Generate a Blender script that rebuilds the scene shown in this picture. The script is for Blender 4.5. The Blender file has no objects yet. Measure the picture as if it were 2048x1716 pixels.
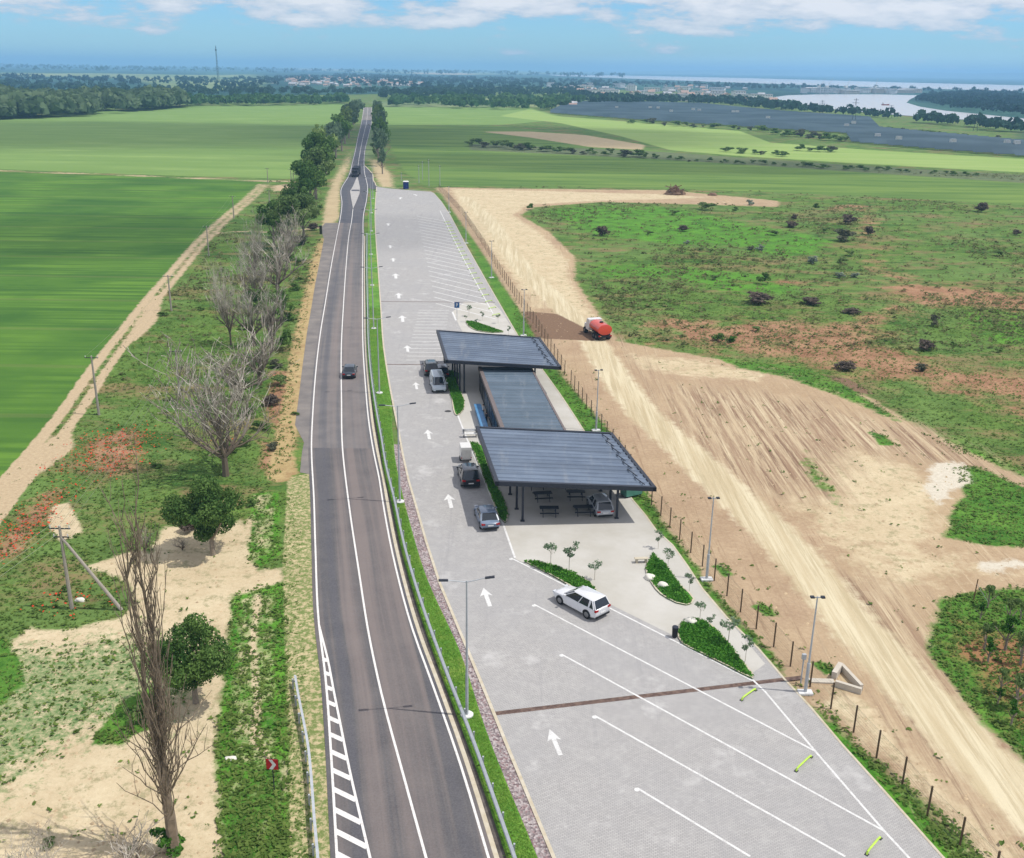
import bpy, bmesh, math, random
import numpy as np
from mathutils import Matrix, Vector
from mathutils.geometry import tessellate_polygon
random.seed(7); RNG = np.random.default_rng(7)
SC = bpy.context.scene
COL = SC.collection
PI = math.pi

# ------------------------------------------------------------------ camera
CAM_H, F_PX, CX, CY = 40.0, 2015.0, 1024.0, 858.0
_roll = math.atan(0.0137); _pitch = math.atan((CY - 137.0) * math.cos(_roll) / F_PX)
_fw = np.array([0, math.cos(_pitch), -math.sin(_pitch)])
_u0 = np.array([0, math.sin(_pitch), math.cos(_pitch)]); _r0 = np.array([1.0, 0, 0])
_rt = _r0 * math.cos(_roll) + _u0 * math.sin(_roll)
_up = _u0 * math.cos(_roll) - _r0 * math.sin(_roll)
EYE = np.array([0, 0, CAM_H])
def G(x, y, z=0.0):
    """survey point: the place at height z seen at photo pixel (x, y)"""
    d = _fw * F_PX + _rt * (x - CX) + _up * (CY - y)
    return EYE + d * ((z - CAM_H) / d[2])
def PX(p):
    q = np.array(p, float) - EYE; zc = q @ _fw
    return CX + F_PX * (q @ _rt) / zc, CY - F_PX * (q @ _up) / zc
def HG(base, top_y):
    b = G(*base); lo, hi = 0.0, 39.0
    for _ in range(40):
        m = (lo + hi) / 2
        if PX([b[0], b[1], m])[1] > top_y: lo = m
        else: hi = m
    return lo
def MPP(base):            # metres per photo pixel at a ground point
    b = G(*base); return float((b - EYE) @ _fw) / F_PX
cam = bpy.data.cameras.new('camera'); cob = bpy.data.objects.new('camera', cam); COL.objects.link(cob)
cam.sensor_width = 36; cam.lens = F_PX * 36 / 2048; cam.clip_start = 0.5; cam.clip_end = 200000
M = Matrix.Identity(4)
for i in range(3):
    M[i][0] = _rt[i]; M[i][1] = _up[i]; M[i][2] = -_fw[i]; M[i][3] = EYE[i]
cob.matrix_world = M; SC.camera = cob

# ------------------------------------------------------------------ light
SUN_EL, SUN_AZ = math.radians(61.5), math.atan2(-0.07, 0.54)      # direction towards the sun in the ground plane
sun_dir = Vector((math.cos(SUN_EL) * math.cos(SUN_AZ), math.cos(SUN_EL) * math.sin(SUN_AZ), math.sin(SUN_EL)))
sl = bpy.data.lights.new('sun', 'SUN'); sl.energy = 3.8; sl.angle = math.radians(0.5); sl.color = (1.0, 0.955, 0.88)
so = bpy.data.objects.new('sun', sl); COL.objects.link(so); so.location = (60, 0, 90)
so.rotation_euler = sun_dir.to_track_quat('Z', 'Y').to_euler()
SC.view_settings.view_transform = 'Standard'; SC.view_settings.look = 'None'
SC.view_settings.exposure = 0.0; SC.view_settings.gamma = 1.0; SC.view_settings.use_curve_mapping = False
world = bpy.data.worlds.new('World'); SC.world = world; world.use_nodes = True
wn = world.node_tree; wn.nodes.clear()
def wnode(t, **k):
    n = wn.nodes.new(t)
    for a, b in k.items(): setattr(n, a, b)
    return n
sky = wnode('ShaderNodeTexSky', sky_type='NISHITA', sun_disc=False, sun_elevation=SUN_EL,
            sun_rotation=math.atan2(sun_dir.x, sun_dir.y), altitude=50, air_density=1.0, dust_density=0.15, ozone_density=3.0)
bgs = wnode('ShaderNodeBackground'); bgs.inputs[1].default_value = 0.12
tint = wnode('ShaderNodeMix', data_type='RGBA', blend_type='MULTIPLY'); tint.inputs[0].default_value = 1.0
tint.inputs[7].default_value = (0.50, 0.82, 1.20, 1)
wn.links.new(sky.outputs[0], tint.inputs[6]); wn.links.new(tint.outputs[2], bgs.inputs[0])
tc = wnode('ShaderNodeTexCoord'); mp = wnode('ShaderNodeMapping'); mp.inputs[3].default_value = (11, 11, 42)
wn.links.new(tc.outputs['Generated'], mp.inputs[0])
nz = wnode('ShaderNodeTexNoise'); nz.inputs['Scale'].default_value = 1.0; nz.inputs['Detail'].default_value = 7; nz.inputs['Roughness'].default_value = 0.62
wn.links.new(mp.outputs[0], nz.inputs['Vector'])
sx = wnode('ShaderNodeSeparateXYZ'); wn.links.new(tc.outputs['Generated'], sx.inputs[0])
mr = wnode('ShaderNodeMapRange'); mr.inputs[1].default_value = 0.022; mr.inputs[2].default_value = 0.062
mr.inputs[3].default_value = -0.08; mr.inputs[4].default_value = 0.16; wn.links.new(sx.outputs[2], mr.inputs[0])
ad = wnode('ShaderNodeMath', operation='ADD'); wn.links.new(nz.outputs[0], ad.inputs[0]); wn.links.new(mr.outputs[0], ad.inputs[1])
cr = wnode('ShaderNodeMapRange', interpolation_type='SMOOTHSTEP'); cr.inputs[1].default_value = 0.47; cr.inputs[2].default_value = 0.60
cr.inputs[3].default_value = 0.0; cr.inputs[4].default_value = 0.85; wn.links.new(ad.outputs[0], cr.inputs[0])
bgc = wnode('ShaderNodeBackground'); cgr = wnode('ShaderNodeMix', data_type='RGBA'); cgr.inputs[6].default_value = (0.60, 0.66, 0.78, 1); cgr.inputs[7].default_value = (1.0, 0.97, 1.0, 1)
cg2 = wnode('ShaderNodeMapRange'); cg2.inputs[1].default_value = 0.52; cg2.inputs[2].default_value = 0.70; wn.links.new(ad.outputs[0], cg2.inputs[0]); wn.links.new(cg2.outputs[0], cgr.inputs[0]); wn.links.new(cgr.outputs[2], bgc.inputs[0])
bgc.inputs[1].default_value = 0.95
mx = wnode('ShaderNodeMixShader'); wo = wnode('ShaderNodeOutputWorld')
wn.links.new(cr.outputs[0], mx.inputs[0]); wn.links.new(bgs.outputs[0], mx.inputs[1]); wn.links.new(bgc.outputs[0], mx.inputs[2])
wn.links.new(mx.outputs[0], wo.inputs[0])
SC.cycles.max_bounces = 8; SC.cycles.diffuse_bounces = 3; SC.cycles.glossy_bounces = 3; SC.cycles.transparent_max_bounces = 16
SC.cycles.volume_bounces = 1; SC.cycles.use_denoising = True; SC.cycles.sample_clamp_indirect = 4

# ------------------------------------------------------------------ material helpers
KALB = 0.80
def s2l(c): return tuple(((v / 255 / 12.92) if v / 255 <= 0.04045 else ((v / 255 + 0.055) / 1.055) ** 2.4) for v in c)
def ALB(r, g, b, k=1.0):
    return tuple(min(0.9, v * KALB * k) for v in s2l((r, g, b))) + (1.0,)
class NT:
    """small node-tree writer"""
    def __init__(s, name):
        s.mat = bpy.data.materials.new(name); s.mat.use_nodes = True
        s.t = s.mat.node_tree; s.t.nodes.clear()
        s.out = s.n('ShaderNodeOutputMaterial'); s.b = s.n('ShaderNodeBsdfPrincipled')
        s.l(s.b.outputs[0], s.out.inputs[0]); s.b.inputs['Roughness'].default_value = 0.85
        s.b.inputs['Specular IOR Level'].default_value = 0.25
    def n(s, t, **k):
        x = s.t.nodes.new(t)
        for a, b in k.items(): setattr(x, a, b)
        return x
    def l(s, a, b): s.t.links.new(a, b)
    def put(s, sock, v):
        if isinstance(v, bpy.types.NodeSocket): s.l(v, sock)
        else: sock.default_value = v
    def pos(s):
        if not hasattr(s, '_pos'): s._pos = s.n('ShaderNodeNewGeometry').outputs['Position']
        return s._pos
    def objc(s): return s.n('ShaderNodeTexCoord').outputs['Object']
    def map(s, v, scale=(1, 1, 1), rot=(0, 0, 0), loc=(0, 0, 0)):
        m = s.n('ShaderNodeMapping'); s.l(v, m.inputs[0]); m.inputs[1].default_value = loc
        m.inputs[2].default_value = rot; m.inputs[3].default_value = scale; return m.outputs[0]
    def noise(s, scale, detail=4, rough=0.6, vec=None, dist=0.0):
        x = s.n('ShaderNodeTexNoise'); s.l(vec if vec is not None else s.pos(), x.inputs['Vector'])
        x.inputs['Scale'].default_value = scale; x.inputs['Detail'].default_value = detail
        x.inputs['Roughness'].default_value = rough; x.inputs['Distortion'].default_value = dist
        return x.outputs[0]
    def m(s, op, a, b=None, c=None):
        x = s.n('ShaderNodeMath', operation=op); s.put(x.inputs[0], a)
        if b is not None: s.put(x.inputs[1], b)
        if c is not None: s.put(x.inputs[2], c)
        return x.outputs[0]
    def rng(s, v, a, b, c=0.0, d=1.0, smooth=False):
        x = s.n('ShaderNodeMapRange', interpolation_type='SMOOTHSTEP' if smooth else 'LINEAR')
        s.put(x.inputs[0], v)
        for i, q in enumerate((a, b, c, d)): x.inputs[i + 1].default_value = q
        return x.outputs[0]
    def mix(s, f, a, b, mode='MIX'):
        x = s.n('ShaderNodeMix', data_type='RGBA', blend_type=mode); s.put(x.inputs[0], f); s.put(x.inputs[6], a); s.put(x.inputs[7], b)
        return x.outputs[2]
    def bump(s, h, strength=0.3, dist=0.1):
        x = s.n('ShaderNodeBump'); x.inputs['Strength'].default_value = strength; x.inputs['Distance'].default_value = dist
        s.l(h, x.inputs['Height']); s.l(x.outputs[0], s.b.inputs['Normal'])
    def base(s, v): s.put(s.b.inputs['Base Color'], v)
    def set(s, **k):
        for a, b in k.items(): s.b.inputs[a.replace('_', ' ')].default_value = b
        return s
def simple(name, c, rough=0.7, metal=0.0, var=0.12, scale=3.0, spec=0.3):
    t = NT(name); nzv = t.noise(scale, 4, 0.6)
    c = ALB(*c); d = tuple(v * (1 - var) for v in c[:3]) + (1,); e = tuple(min(0.95, v * (1 + var)) for v in c[:3]) + (1,)
    t.base(t.mix(t.rng(nzv, 0.3, 0.7), d, e)); t.b.inputs['Roughness'].default_value = rough
    t.b.inputs['Metallic'].default_value = metal; t.b.inputs['Specular IOR Level'].default_value = spec
    return t.mat

# ------------------------------------------------------------------ mesh helpers
def mesh_obj(name, verts, faces, mat=None, parent=None, smooth=False):
    me = bpy.data.meshes.new(name)
    verts = np.asarray(verts, dtype=np.float32).reshape(-1, 3)
    if isinstance(faces, np.ndarray):
        k = faces.shape[1]; me.vertices.add(len(verts)); me.vertices.foreach_set('co', verts.ravel())
        me.loops.add(faces.size); me.loops.foreach_set('vertex_index', faces.astype(np.int32).ravel())
        me.polygons.add(len(faces)); me.polygons.foreach_set('loop_start', np.arange(0, faces.size, k, dtype=np.int32))
        me.polygons.foreach_set('loop_total', np.full(len(faces), k, dtype=np.int32)); me.update(calc_edges=True); me.validate()
    else:
        me.from_pydata([tuple(map(float, v)) for v in verts], [], faces); me.update()
    if smooth: me.polygons.foreach_set('use_smooth', np.ones(len(me.polygons), bool))
    if mat: me.materials.append(mat)
    o = bpy.data.objects.new(name, me); COL.objects.link(o)
    if parent: o.parent = parent
    return o
def tag(o, label=None, cat=None, group=None, kind=None):
    if label: o['label'] = label
    if cat: o['category'] = cat
    if group: o['group'] = group
    if kind: o['kind'] = kind
    return o
def thing(name, label, cat, loc=(0, 0, 0), rz=0.0, group=None):
    o = bpy.data.objects.new(name, None); COL.objects.link(o); o.location = tuple(map(float, loc)); o.rotation_euler = (0, 0, rz)
    o.empty_display_size = 0.3
    return tag(o, label, cat, group)
class MB:
    """collects boxes, tubes and lathes into one mesh"""
    def __init__(s): s.v = []; s.f = []
    def add(s, vs, fs):
        n = len(s.v); s.v += [tuple(map(float, p)) for p in vs]; s.f += [tuple(i + n for i in f) for f in fs]
    def box(s, x0, x1, y0, y1, z0, z1, tx=0.0, ty=0.0):
        v = [(x0, y0, z0), (x1, y0, z0), (x1, y1, z0), (x0, y1, z0), (x0 + tx, y0 + ty, z1), (x1 - tx, y0 + ty, z1), (x1 - tx, y1 - ty, z1), (x0 + tx, y1 - ty, z1)]
        s.add(v, [(0, 3, 2, 1), (4, 5, 6, 7), (0, 1, 5, 4), (1, 2, 6, 5), (2, 3, 7, 6), (3, 0, 4, 7)]); return s
    def tube(s, a, b, r0, r1=None, n=8, caps=True):
        a = Vector(a); b = Vector(b); r1 = r0 if r1 is None else r1; d = (b - a)
        if d.length < 1e-6: return s
        d.normalize(); u = d.orthogonal().normalized(); w = d.cross(u)
        vs = [a + (u * math.cos(2 * PI * i / n) + w * math.sin(2 * PI * i / n)) * r0 for i in range(n)]
        vs += [b + (u * math.cos(2 * PI * i / n) + w * math.sin(2 * PI * i / n)) * r1 for i in range(n)]
        fs = [(i, (i + 1) % n, n + (i + 1) % n, n + i) for i in range(n)]
        if caps: fs += [tuple(range(n))[::-1], tuple(range(n, 2 * n))]
        s.add(vs, fs); return s
    def path(s, pts, r, n=6):
        for a, b in zip(pts, pts[1:]): s.tube(a, b, r, r, n)
        return s
    def quad(s, *p): s.add(p, [tuple(range(len(p)))]); return s
    def prism(s, pts, z0, z1):
        n = len(pts); s.add([(p[0], p[1], z0) for p in pts] + [(p[0], p[1], z1) for p in pts],
            [tuple(range(n, 2 * n)), tuple(range(n))[::-1]] + [(i, (i + 1) % n, n + (i + 1) % n, n + i) for i in range(n)]); return s
    def loft(s, rings, close=True):
        n = len(rings[0]); vs = [p for r in rings for p in r]; fs = []
        for k in range(len(rings) - 1):
            for i in range(n if close else n - 1):
                j = (i + 1) % n; fs.append((k * n + i, k * n + j, (k + 1) * n + j, (k + 1) * n + i))
        if close: fs += [tuple(range(n))[::-1], tuple((len(rings) - 1) * n + i for i in range(n))]
        s.add(vs, fs); return s
    def build(s, name, mat, parent=None, smooth=False, bevel=0.0):
        o = mesh_obj(name, s.v, s.f, mat, parent)
        bm = bmesh.new(); bm.from_mesh(o.data); bmesh.ops.recalc_face_normals(bm, faces=bm.faces)
        if bevel: bmesh.ops.bevel(bm, geom=bm.edges[:], offset=bevel, segments=2, affect='EDGES', clamp_overlap=True)
        bm.to_mesh(o.data); bm.free()
        if smooth:
            o.data.polygons.foreach_set('use_smooth', np.ones(len(o.data.polygons), bool))
            try: o.data.set_sharp_from_angle(angle=math.radians(38))
            except Exception: pass
        return o
def copy_tree(o, parent=None):
    c = o.copy(); COL.objects.link(c)
    if parent is not None: c.parent = parent
    for ch in o.children: copy_tree(ch, c)
    return c
def spline(pts, step=2.0, smooth=True):
    """dense world polyline through photo points"""
    P = np.array([G(*p)[:2] for p in pts]); return dense(P, step, smooth)
def dense(P, step=2.0, smooth=True):
    out = []
    for i in range(len(P) - 1):
        p1, p2 = P[i], P[i + 1]; p0 = P[i - 1] if i else p1 * 2 - p2; p3 = P[i + 2] if i + 2 < len(P) else p2 * 2 - p1
        k = max(2, int(np.hypot(*(p2 - p1)) / step) + 1)
        # centripetal Catmull-Rom, Hermite tangents scaled by neighbour spacing
        d0, d1, d2 = [max(1e-6, np.hypot(*(b - a))) for a, b in ((p0, p1), (p1, p2), (p2, p3))]
        t1 = ((p1 - p0) / d0 * d1 + (p2 - p1) / d1 * d0) / (d0 + d1) * d1
        t2 = ((p2 - p1) / d1 * d2 + (p3 - p2) / d2 * d1) / (d1 + d2) * d1
        for j in range(k):
            t = j / k
            if smooth: out.append((2*t**3-3*t**2+1)*p1 + (t**3-2*t**2+t)*t1 + (-2*t**3+3*t**2)*p2 + (t**3-t**2)*t2)
            else: out.append(p1 * (1 - t) + p2 * t)
    out.append(P[-1]); return np.array(out)
def resample(P, n):
    d = np.r_[0, np.cumsum(np.hypot(*np.diff(P, axis=0).T))]; t = np.linspace(0, d[-1], n)
    return np.c_[np.interp(t, d, P[:, 0]), np.interp(t, d, P[:, 1])]
def at_y(P, ys):      # x of a polyline (monotone in world y) at given ys
    o = np.argsort(P[:, 1]); return np.c_[np.interp(ys, P[o, 1], P[o, 0]), ys]
def offset(P, d):
    t = np.gradient(P, axis=0); t /= np.maximum(1e-9, np.hypot(t[:, 0], t[:, 1]))[:, None]
    return P + np.c_[t[:, 1], -t[:, 0]] * d
def ribbon(name, A, B, z, mat, z2=None):
    n = len(A); v = np.zeros((2 * n, 3)); v[:n, :2] = A; v[n:, :2] = B; v[:n, 2] = z; v[n:, 2] = z if z2 is None else z2
    f = np.array([(i, i + n, i + n + 1, i + 1) for i in range(n - 1)])
    c = np.cross(v[f[0][1]] - v[f[0][0]], v[f[0][2]] - v[f[0][0]])
    if c[2] < 0: f = f[:, ::-1]
    o = mesh_obj(name, v, np.ascontiguousarray(f), mat)
    s_ = np.r_[0, np.cumsum(np.hypot(*np.diff(A, axis=0).T))]; wd = np.hypot(*(B - A).T); b = np.ones((2 * n, 4), np.float32)
    b[:n, 0] = 0; b[n:, 0] = wd / 10; b[:n, 1] = s_ / 1000; b[n:, 1] = s_ / 1000
    ca = o.data.color_attributes.new(name='ruv', type='FLOAT_COLOR', domain='POINT'); ca.data.foreach_set('color', b.ravel())
    return o
def strip(name, P, w, z, mat): return ribbon(name, offset(P, -w / 2), offset(P, w / 2), z, mat)
def sheet(name, P, z, mat, th=0.0):
    P = [tuple(p[:2]) for p in P]
    tri = tessellate_polygon([[Vector((p[0], p[1], 0)) for p in P]])
    n = len(P); v = [(p[0], p[1], z) for p in P]; f = []
    for t in tri:
        a, b, c = [np.array(P[i]) for i in t]
        f.append(tuple(t) if (b - a)[0] * (c - a)[1] - (b - a)[1] * (c - a)[0] > 0 else tuple(t)[::-1])
    if th:
        v += [(p[0], p[1], z - th) for p in P]; f += [(i, (i + 1) % n, n + (i + 1) % n, n + i) for i in range(n)]
    return mesh_obj(name, v, f, mat)

# ------------------------------------------------------------------ ground: one sheet, classes as masks
def build_ground():
    pys = []
    y = 1960.0
    while y > 300: pys.append(y); y -= 3.4
    while y > 150: pys.append(y); y -= 1.3
    D = [G(1024, q)[1] for q in pys]
    near = list(np.linspace(-160, D[0] - 0.4, 40)); D = near + D
    while D[-1] < 90000: D.append(D[-1] * 1.05)
    D = np.array(D); A = np.r_[np.linspace(-2.2, -0.86, 12)[:-1], np.linspace(-0.86, 0.86, 400), np.linspace(0.86, 2.2, 12)[1:]]
    R = np.maximum(D, 42.0)
    X = (R[:, None] * A[None, :]); Y = np.repeat(D[:, None], len(A), 1)
    nr, nc = X.shape; x = X.ravel(); y = Y.ravel()
    i = np.arange((nr - 1) * nc).reshape(nr - 1, nc)[:, :-1].ravel()
    faces = np.c_[i, i + 1, i + nc + 1, i + nc]
    cell = 0.0045 * np.maximum(y, 42) + 0.0
    celly = np.repeat(np.gradient(D)[:, None], nc, 1).ravel()
    soft = np.maximum(cell, celly * 0.6)
    def sd_poly(P):
        P = np.asarray(P)[:, :2]; m = (x > P[:, 0].min() - 40) & (x < P[:, 0].max() + 40) & (y > P[:, 1].min() - 60) & (y < P[:, 1].max() + 60)
        idx = np.where(m)[0]; px, py = x[idx], y[idx]; dd = np.full(len(idx), 1e18); ins = np.zeros(len(idx), bool)
        for k in range(len(P)):
            a, b = P[k], P[(k + 1) % len(P)]; e = b - a; L = max(1e-9, e @ e)
            t = np.clip(((px - a[0]) * e[0] + (py - a[1]) * e[1]) / L, 0, 1)
            dd = np.minimum(dd, (px - a[0] - t * e[0]) ** 2 + (py - a[1] - t * e[1]) ** 2)
            c = (a[1] > py) != (b[1] > py)
            with np.errstate(divide='ignore', invalid='ignore'):
                xi = (b[0] - a[0]) * (py - a[1]) / (b[1] - a[1] + 1e-30) + a[0]
            ins ^= c & (px < xi)
        s = np.sqrt(dd); s[~ins] *= -1; return idx, s
    def sd_line(P, w):
        idx, s = sd_poly(np.r_[P, P[::-1]]); return idx, w / 2 - np.abs(s)
    masks = {}
    def paint(cls, pts, W=1.5, lvl=1.0, line=None, world=False, sm=False):
        P = np.array([G(*p)[:2] for p in pts]) if not world else np.asarray(pts)
        if sm: P = dense(P, 3.0)
        idx, s = sd_line(P, line) if line else sd_poly(P)
        w = np.maximum(W, soft[idx] * 1.2); v = np.clip(0.5 + s / (2 * w), 0, 1) * lvl
        mk = masks.setdefault(cls, np.zeros(len(x), np.float32)); mk[idx] = np.maximum(mk[idx], v)
    def wipe(cls, pts, W=1.5):
        P = np.array([G(*p)[:2] for p in pts]); idx, s = sd_poly(P); w = np.maximum(W, soft[idx] * 1.2)
        mk = masks.setdefault(cls, np.zeros(len(x), np.float32)); mk[idx] = np.minimum(mk[idx], 1 - np.clip(0.5 + s / (2 * w), 0, 1))
    # --- far country
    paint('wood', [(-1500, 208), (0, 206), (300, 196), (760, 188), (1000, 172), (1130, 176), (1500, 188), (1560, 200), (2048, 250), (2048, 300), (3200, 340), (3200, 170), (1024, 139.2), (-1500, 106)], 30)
    paint('oldfield', [(-900, 134), (0, 145), (230, 147), (520, 152), (540, 168), (400, 164), (200, 155), (0, 152), (-900, 146)], 30)
    paint('oldfield', [(470, 150), (500, 148), (530, 178), (420, 182), (340, 178), (270, 160), (400, 150)], 15)
    paint('oldfield', [(740, 204), (1000, 196), (1180, 196), (1190, 204), (1120, 214), (760, 214)], 12)
    paint('tan', [(810, 144.5), (930, 145.5), (950, 149.5), (850, 149)], 20)
    paint('tan', [(590, 136), (680, 138.5), (690, 141), (600, 139.5)], 30)
    paint('oldfield', [(560, 134), (1000, 141.2), (1250, 146), (1100, 148), (900, 150), (700, 144), (560, 139)], 30)
    # --- left fields
    paint('crop2', [(-1500, 222), (-200, 245), (0, 240), (190, 224), (400, 212), (700, 207), (712, 215), (668, 262), (612, 300), (590, 358), (250, 348), (0, 338), (-1500, 300)], 3)
    paint('crop1', [(-1700, 306), (0, 344), (250, 352), (528, 364), (470, 415), (400, 480), (340, 556), (280, 610), (195, 735), (90, 865), (0, 965), (-350, 1350), (-900, 1500), (-3000, 1500)], 1.6)
    # --- right fields
    paint('crop3', [(770, 250), (1000, 252), (1160, 270), (1310, 300), (1640, 340), (2048, 366), (2900, 430), (2900, 480), (2048, 410), (1700, 392), (1330, 376), (1000, 374), (850, 368), (810, 345), (785, 305)], 3)
    paint('crop2', [(760, 214), (1060, 216), (1140, 238), (1000, 250), (765, 250)], 4)
    paint('crop4', [(1060, 218), (1110, 232), (1290, 246), (1480, 262), (1540, 285), (1740, 300), (2048, 318), (3200, 380), (3200, 400), (2048, 345), (1700, 326), (1480, 312), (1340, 300), (1240, 272), (1120, 246), (1000, 232)], 4)
    paint('tan', [(960, 263), (1060, 263), (1170, 270), (1290, 290), (1285, 300), (1180, 294), (1060, 275)], 4)
    paint('weed2', [(940, 288), (1300, 302), (1480, 315), (1700, 330), (2048, 350), (3200, 410), (3200, 425), (2048, 366), (1700, 343), (1310, 318), (940, 300)], 3)
    # --- bare soil east of the fence
    paint('brown', [(868, 374), (1000, 377), (1330, 380), (1560, 402), (1555, 414), (1400, 409), (1200, 404), (1070, 414), (1040, 430), (1100, 465), (1150, 515), (1150, 560), (1210, 645), (1235, 682), (1400, 712), (1560, 735), (1700, 770), (1830, 850), (2048, 958), (2700, 1240), (2900, 2300), (2000, 2300), (1960, 1716), (1900, 1640), (1610, 1405), (1480, 1270), (1370, 1120), (1290, 1010), (1200, 860), (1130, 760), (1050, 640), (960, 500), (880, 385)], 2.0)
    paint('sand', [(1900, 1640), (1750, 1500), (1640, 1410), (1660, 1330), (1740, 1400), (1830, 1500), (1960, 1620), (2080, 1760), (2000, 1800)], 2.5, 0.85)
    paint('sand', [(895, 376), (1040, 380), (1330, 388), (1440, 396), (1200, 402), (1060, 410), (1030, 430), (1090, 468), (1140, 520), (1145, 562), (1200, 640), (1190, 650), (1130, 620), (1060, 618), (1000, 530), (930, 440)], 3, 0.8)
    paint('sand', [(1600, 905), (1700, 890), (1830, 930), (1900, 990), (1890, 1090), (1750, 1110), (1640, 1080), (1680, 1020)], 4, 0.75)
    paint('sand', [(1230, 700), (1400, 715), (1560, 745), (1540, 770), (1380, 760), (1250, 740)], 3, 0.6)
    paint('sand', [(1480, 820), (1640, 860), (1830, 960), (1600, 960), (1450, 870)], 4, 0.6)
    paint('pale', [(930, 395), (985, 450), (1040, 530), (1110, 600), (1180, 675), (1235, 760), (1290, 830), (1375, 905), (1450, 975), (1560, 1080), (1650, 1180), (1745, 1290), (1850, 1400), (1985, 1540), (2200, 1740)], 1.6, line=4.4, sm=True)
    paint('pale', [(1420, 985), (1480, 985), (1560, 1060), (1640, 1150), (1600, 1150), (1520, 1080)], 2)
    paint('sand', [(1480, 960), (1700, 960), (1900, 1080), (2048, 1120), (2200, 1180), (1980, 1180), (1870, 1210), (1850, 1330), (1990, 1480), (1900, 1420), (1760, 1270), (1640, 1140)], 5, .56)
    paint('chalk', [(1865, 925), (1925, 925), (1945, 960), (1900, 985), (1880, 1010), (1850, 985)], 1.6)
    paint('chalk', [(1950, 1120), (2020, 1115), (2060, 1130), (2010, 1150), (1960, 1142)], 1.5, 0.8)
    paint('wet', [(1046, 622), (1115, 628), (1182, 662), (1192, 682), (1062, 676)], 1.2)
    paint('wet', [(1600, 740), (1700, 755), (1760, 790), (1700, 790), (1610, 762)], 2, .8)
    paint('rutz', [(1000, 560), (1240, 690), (1420, 850), (1560, 900), (1620, 1000), (1500, 990), (1330, 800), (1250, 700)], 6, 1)
    paint('rutz', [(1320, 770), (1500, 780), (1850, 860), (2100, 1000), (2048, 960), (1700, 900), (1680, 1000), (1450, 960)], 6, 1)
    paint('rutz', [(1640, 1150), (1800, 1180), (2200, 1580), (2200, 1800), (2000, 1716), (1800, 1450)], 6, 1)
    # --- weedy field
    paint('red', [(1240, 628), (1500, 635), (1680, 640), (1750, 600), (1730, 520), (1700, 450), (1720, 415), (1760, 430), (1770, 520), (1850, 560), (2100, 585), (2600, 640), (2600, 700), (2100, 640), (1850, 615), (1800, 680), (1900, 720), (2300, 760), (2300, 880), (2048, 830), (1850, 780), (1700, 760), (1500, 720), (1300, 690)], 9, 0.68)
    paint('red', [(1360, 560), (1500, 556), (1700, 560), (1700, 575), (1500, 575)], 3, .5)
    paint('red', [(1640, 405), (1760, 410), (1770, 425), (1640, 425)], 5, .5)
    paint('red', [(150, 880), (260, 850), (310, 900), (260, 960), (180, 980)], 2.5, .66)
    paint('red', [(0, 1040), (120, 960), (140, 1040), (70, 1090), (-100, 1190)], 2.5, .66)
    paint('red', [(540, 740), (590, 740), (590, 800), (560, 870), (520, 820)], 1.5, .72)
    paint('red', [(510, 880), (570, 880), (565, 950), (520, 940)], 1.2, .75)
    paint('bright', [(1060, 418), (1200, 408), (1350, 412), (1480, 440), (1700, 480), (1650, 520), (1560, 520), (1480, 500), (1300, 490), (1160, 470)], 6, 0.6)
    paint('bright', [(1160, 520), (1400, 530), (1560, 548), (1640, 590), (1500, 600), (1320, 560), (1180, 560)], 5, 0.58)
    paint('bright', [(1780, 850), (1900, 880), (2100, 960), (2300, 1060), (2048, 955), (1900, 905)], 2, .8)
    paint('bright', [(1850, 600), (2200, 620), (2200, 720), (1950, 690)], 5, .5)
    paint('green', [(1905, 935), (1960, 935), (2048, 975), (2150, 1020), (2150, 1130), (2048, 1095), (1960, 1090), (1890, 1075), (1905, 1020), (1930, 990)], 1.5)
    paint('green', [(1880, 1200), (1960, 1180), (2100, 1175), (2500, 1300), (2500, 1800), (2048, 1520), (1960, 1440), (1900, 1360), (1852, 1300)], 1.6)
    paint('red2', [(1900, 1230), (2000, 1260), (2200, 1280), (2300, 1600), (2048, 1470), (1960, 1380), (1900, 1330)], 4, .8)
    paint('green', [(1580, 900), (1620, 900), (1690, 985), (1700, 1040), (1740, 1068), (1690, 1060), (1650, 1000), (1600, 950)], 2, .62)
    paint('green', [(1735, 862), (1770, 872), (1795, 893), (1760, 890)], 1)
    paint('green', [(1400, 705), (1460, 716), (1620, 735), (1700, 770), (1840, 860), (1800, 850), (1660, 790), (1560, 755), (1470, 738)], 1.2, .62)
    paint('green', [(1500, 1210), (1525, 1205), (1560, 1232), (1530, 1232)], .8)
    paint('green', [(1622, 1325), (1650, 1325), (1676, 1348), (1650, 1352)], .6)
    paint('green', [(1425, 1132), (1440, 1128), (1470, 1150), (1450, 1155)], .7)
    # verge under the fence
    paint('green', [(870, 384), (884, 384), (900, 410), (960, 492), (1010, 572), (1062, 652), (1110, 735), (1160, 790), (1215, 850), (1300, 985), (1330, 1040), (1420, 1160), (1480, 1230), (1580, 1340), (1570, 1365), (1500, 1295), (1400, 1178), (1300, 1050), (1262, 1000), (1165, 862), (1080, 742), (1030, 671), (974, 565), (900, 430)], .9, .72)
    paint('bright', [(1575, 1362), (1615, 1385), (1700, 1470), (1780, 1560), (1860, 1640), (1940, 1700), (1990, 1760), (1930, 1800), (1880, 1716), (1767, 1584), (1684, 1492), (1621, 1417)], .5)
    # --- left side
    tr = [(528, 368), (500, 396), (455, 434), (405, 482), (342, 556), (296, 610), (255, 665), (195, 745), (145, 820), (95, 885), (45, 945), (-5, 1008), (-80, 1100), (-400, 1500)]
    trP = dense(np.array([G(*p)[:2] for p in tr]), 3.0)
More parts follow.
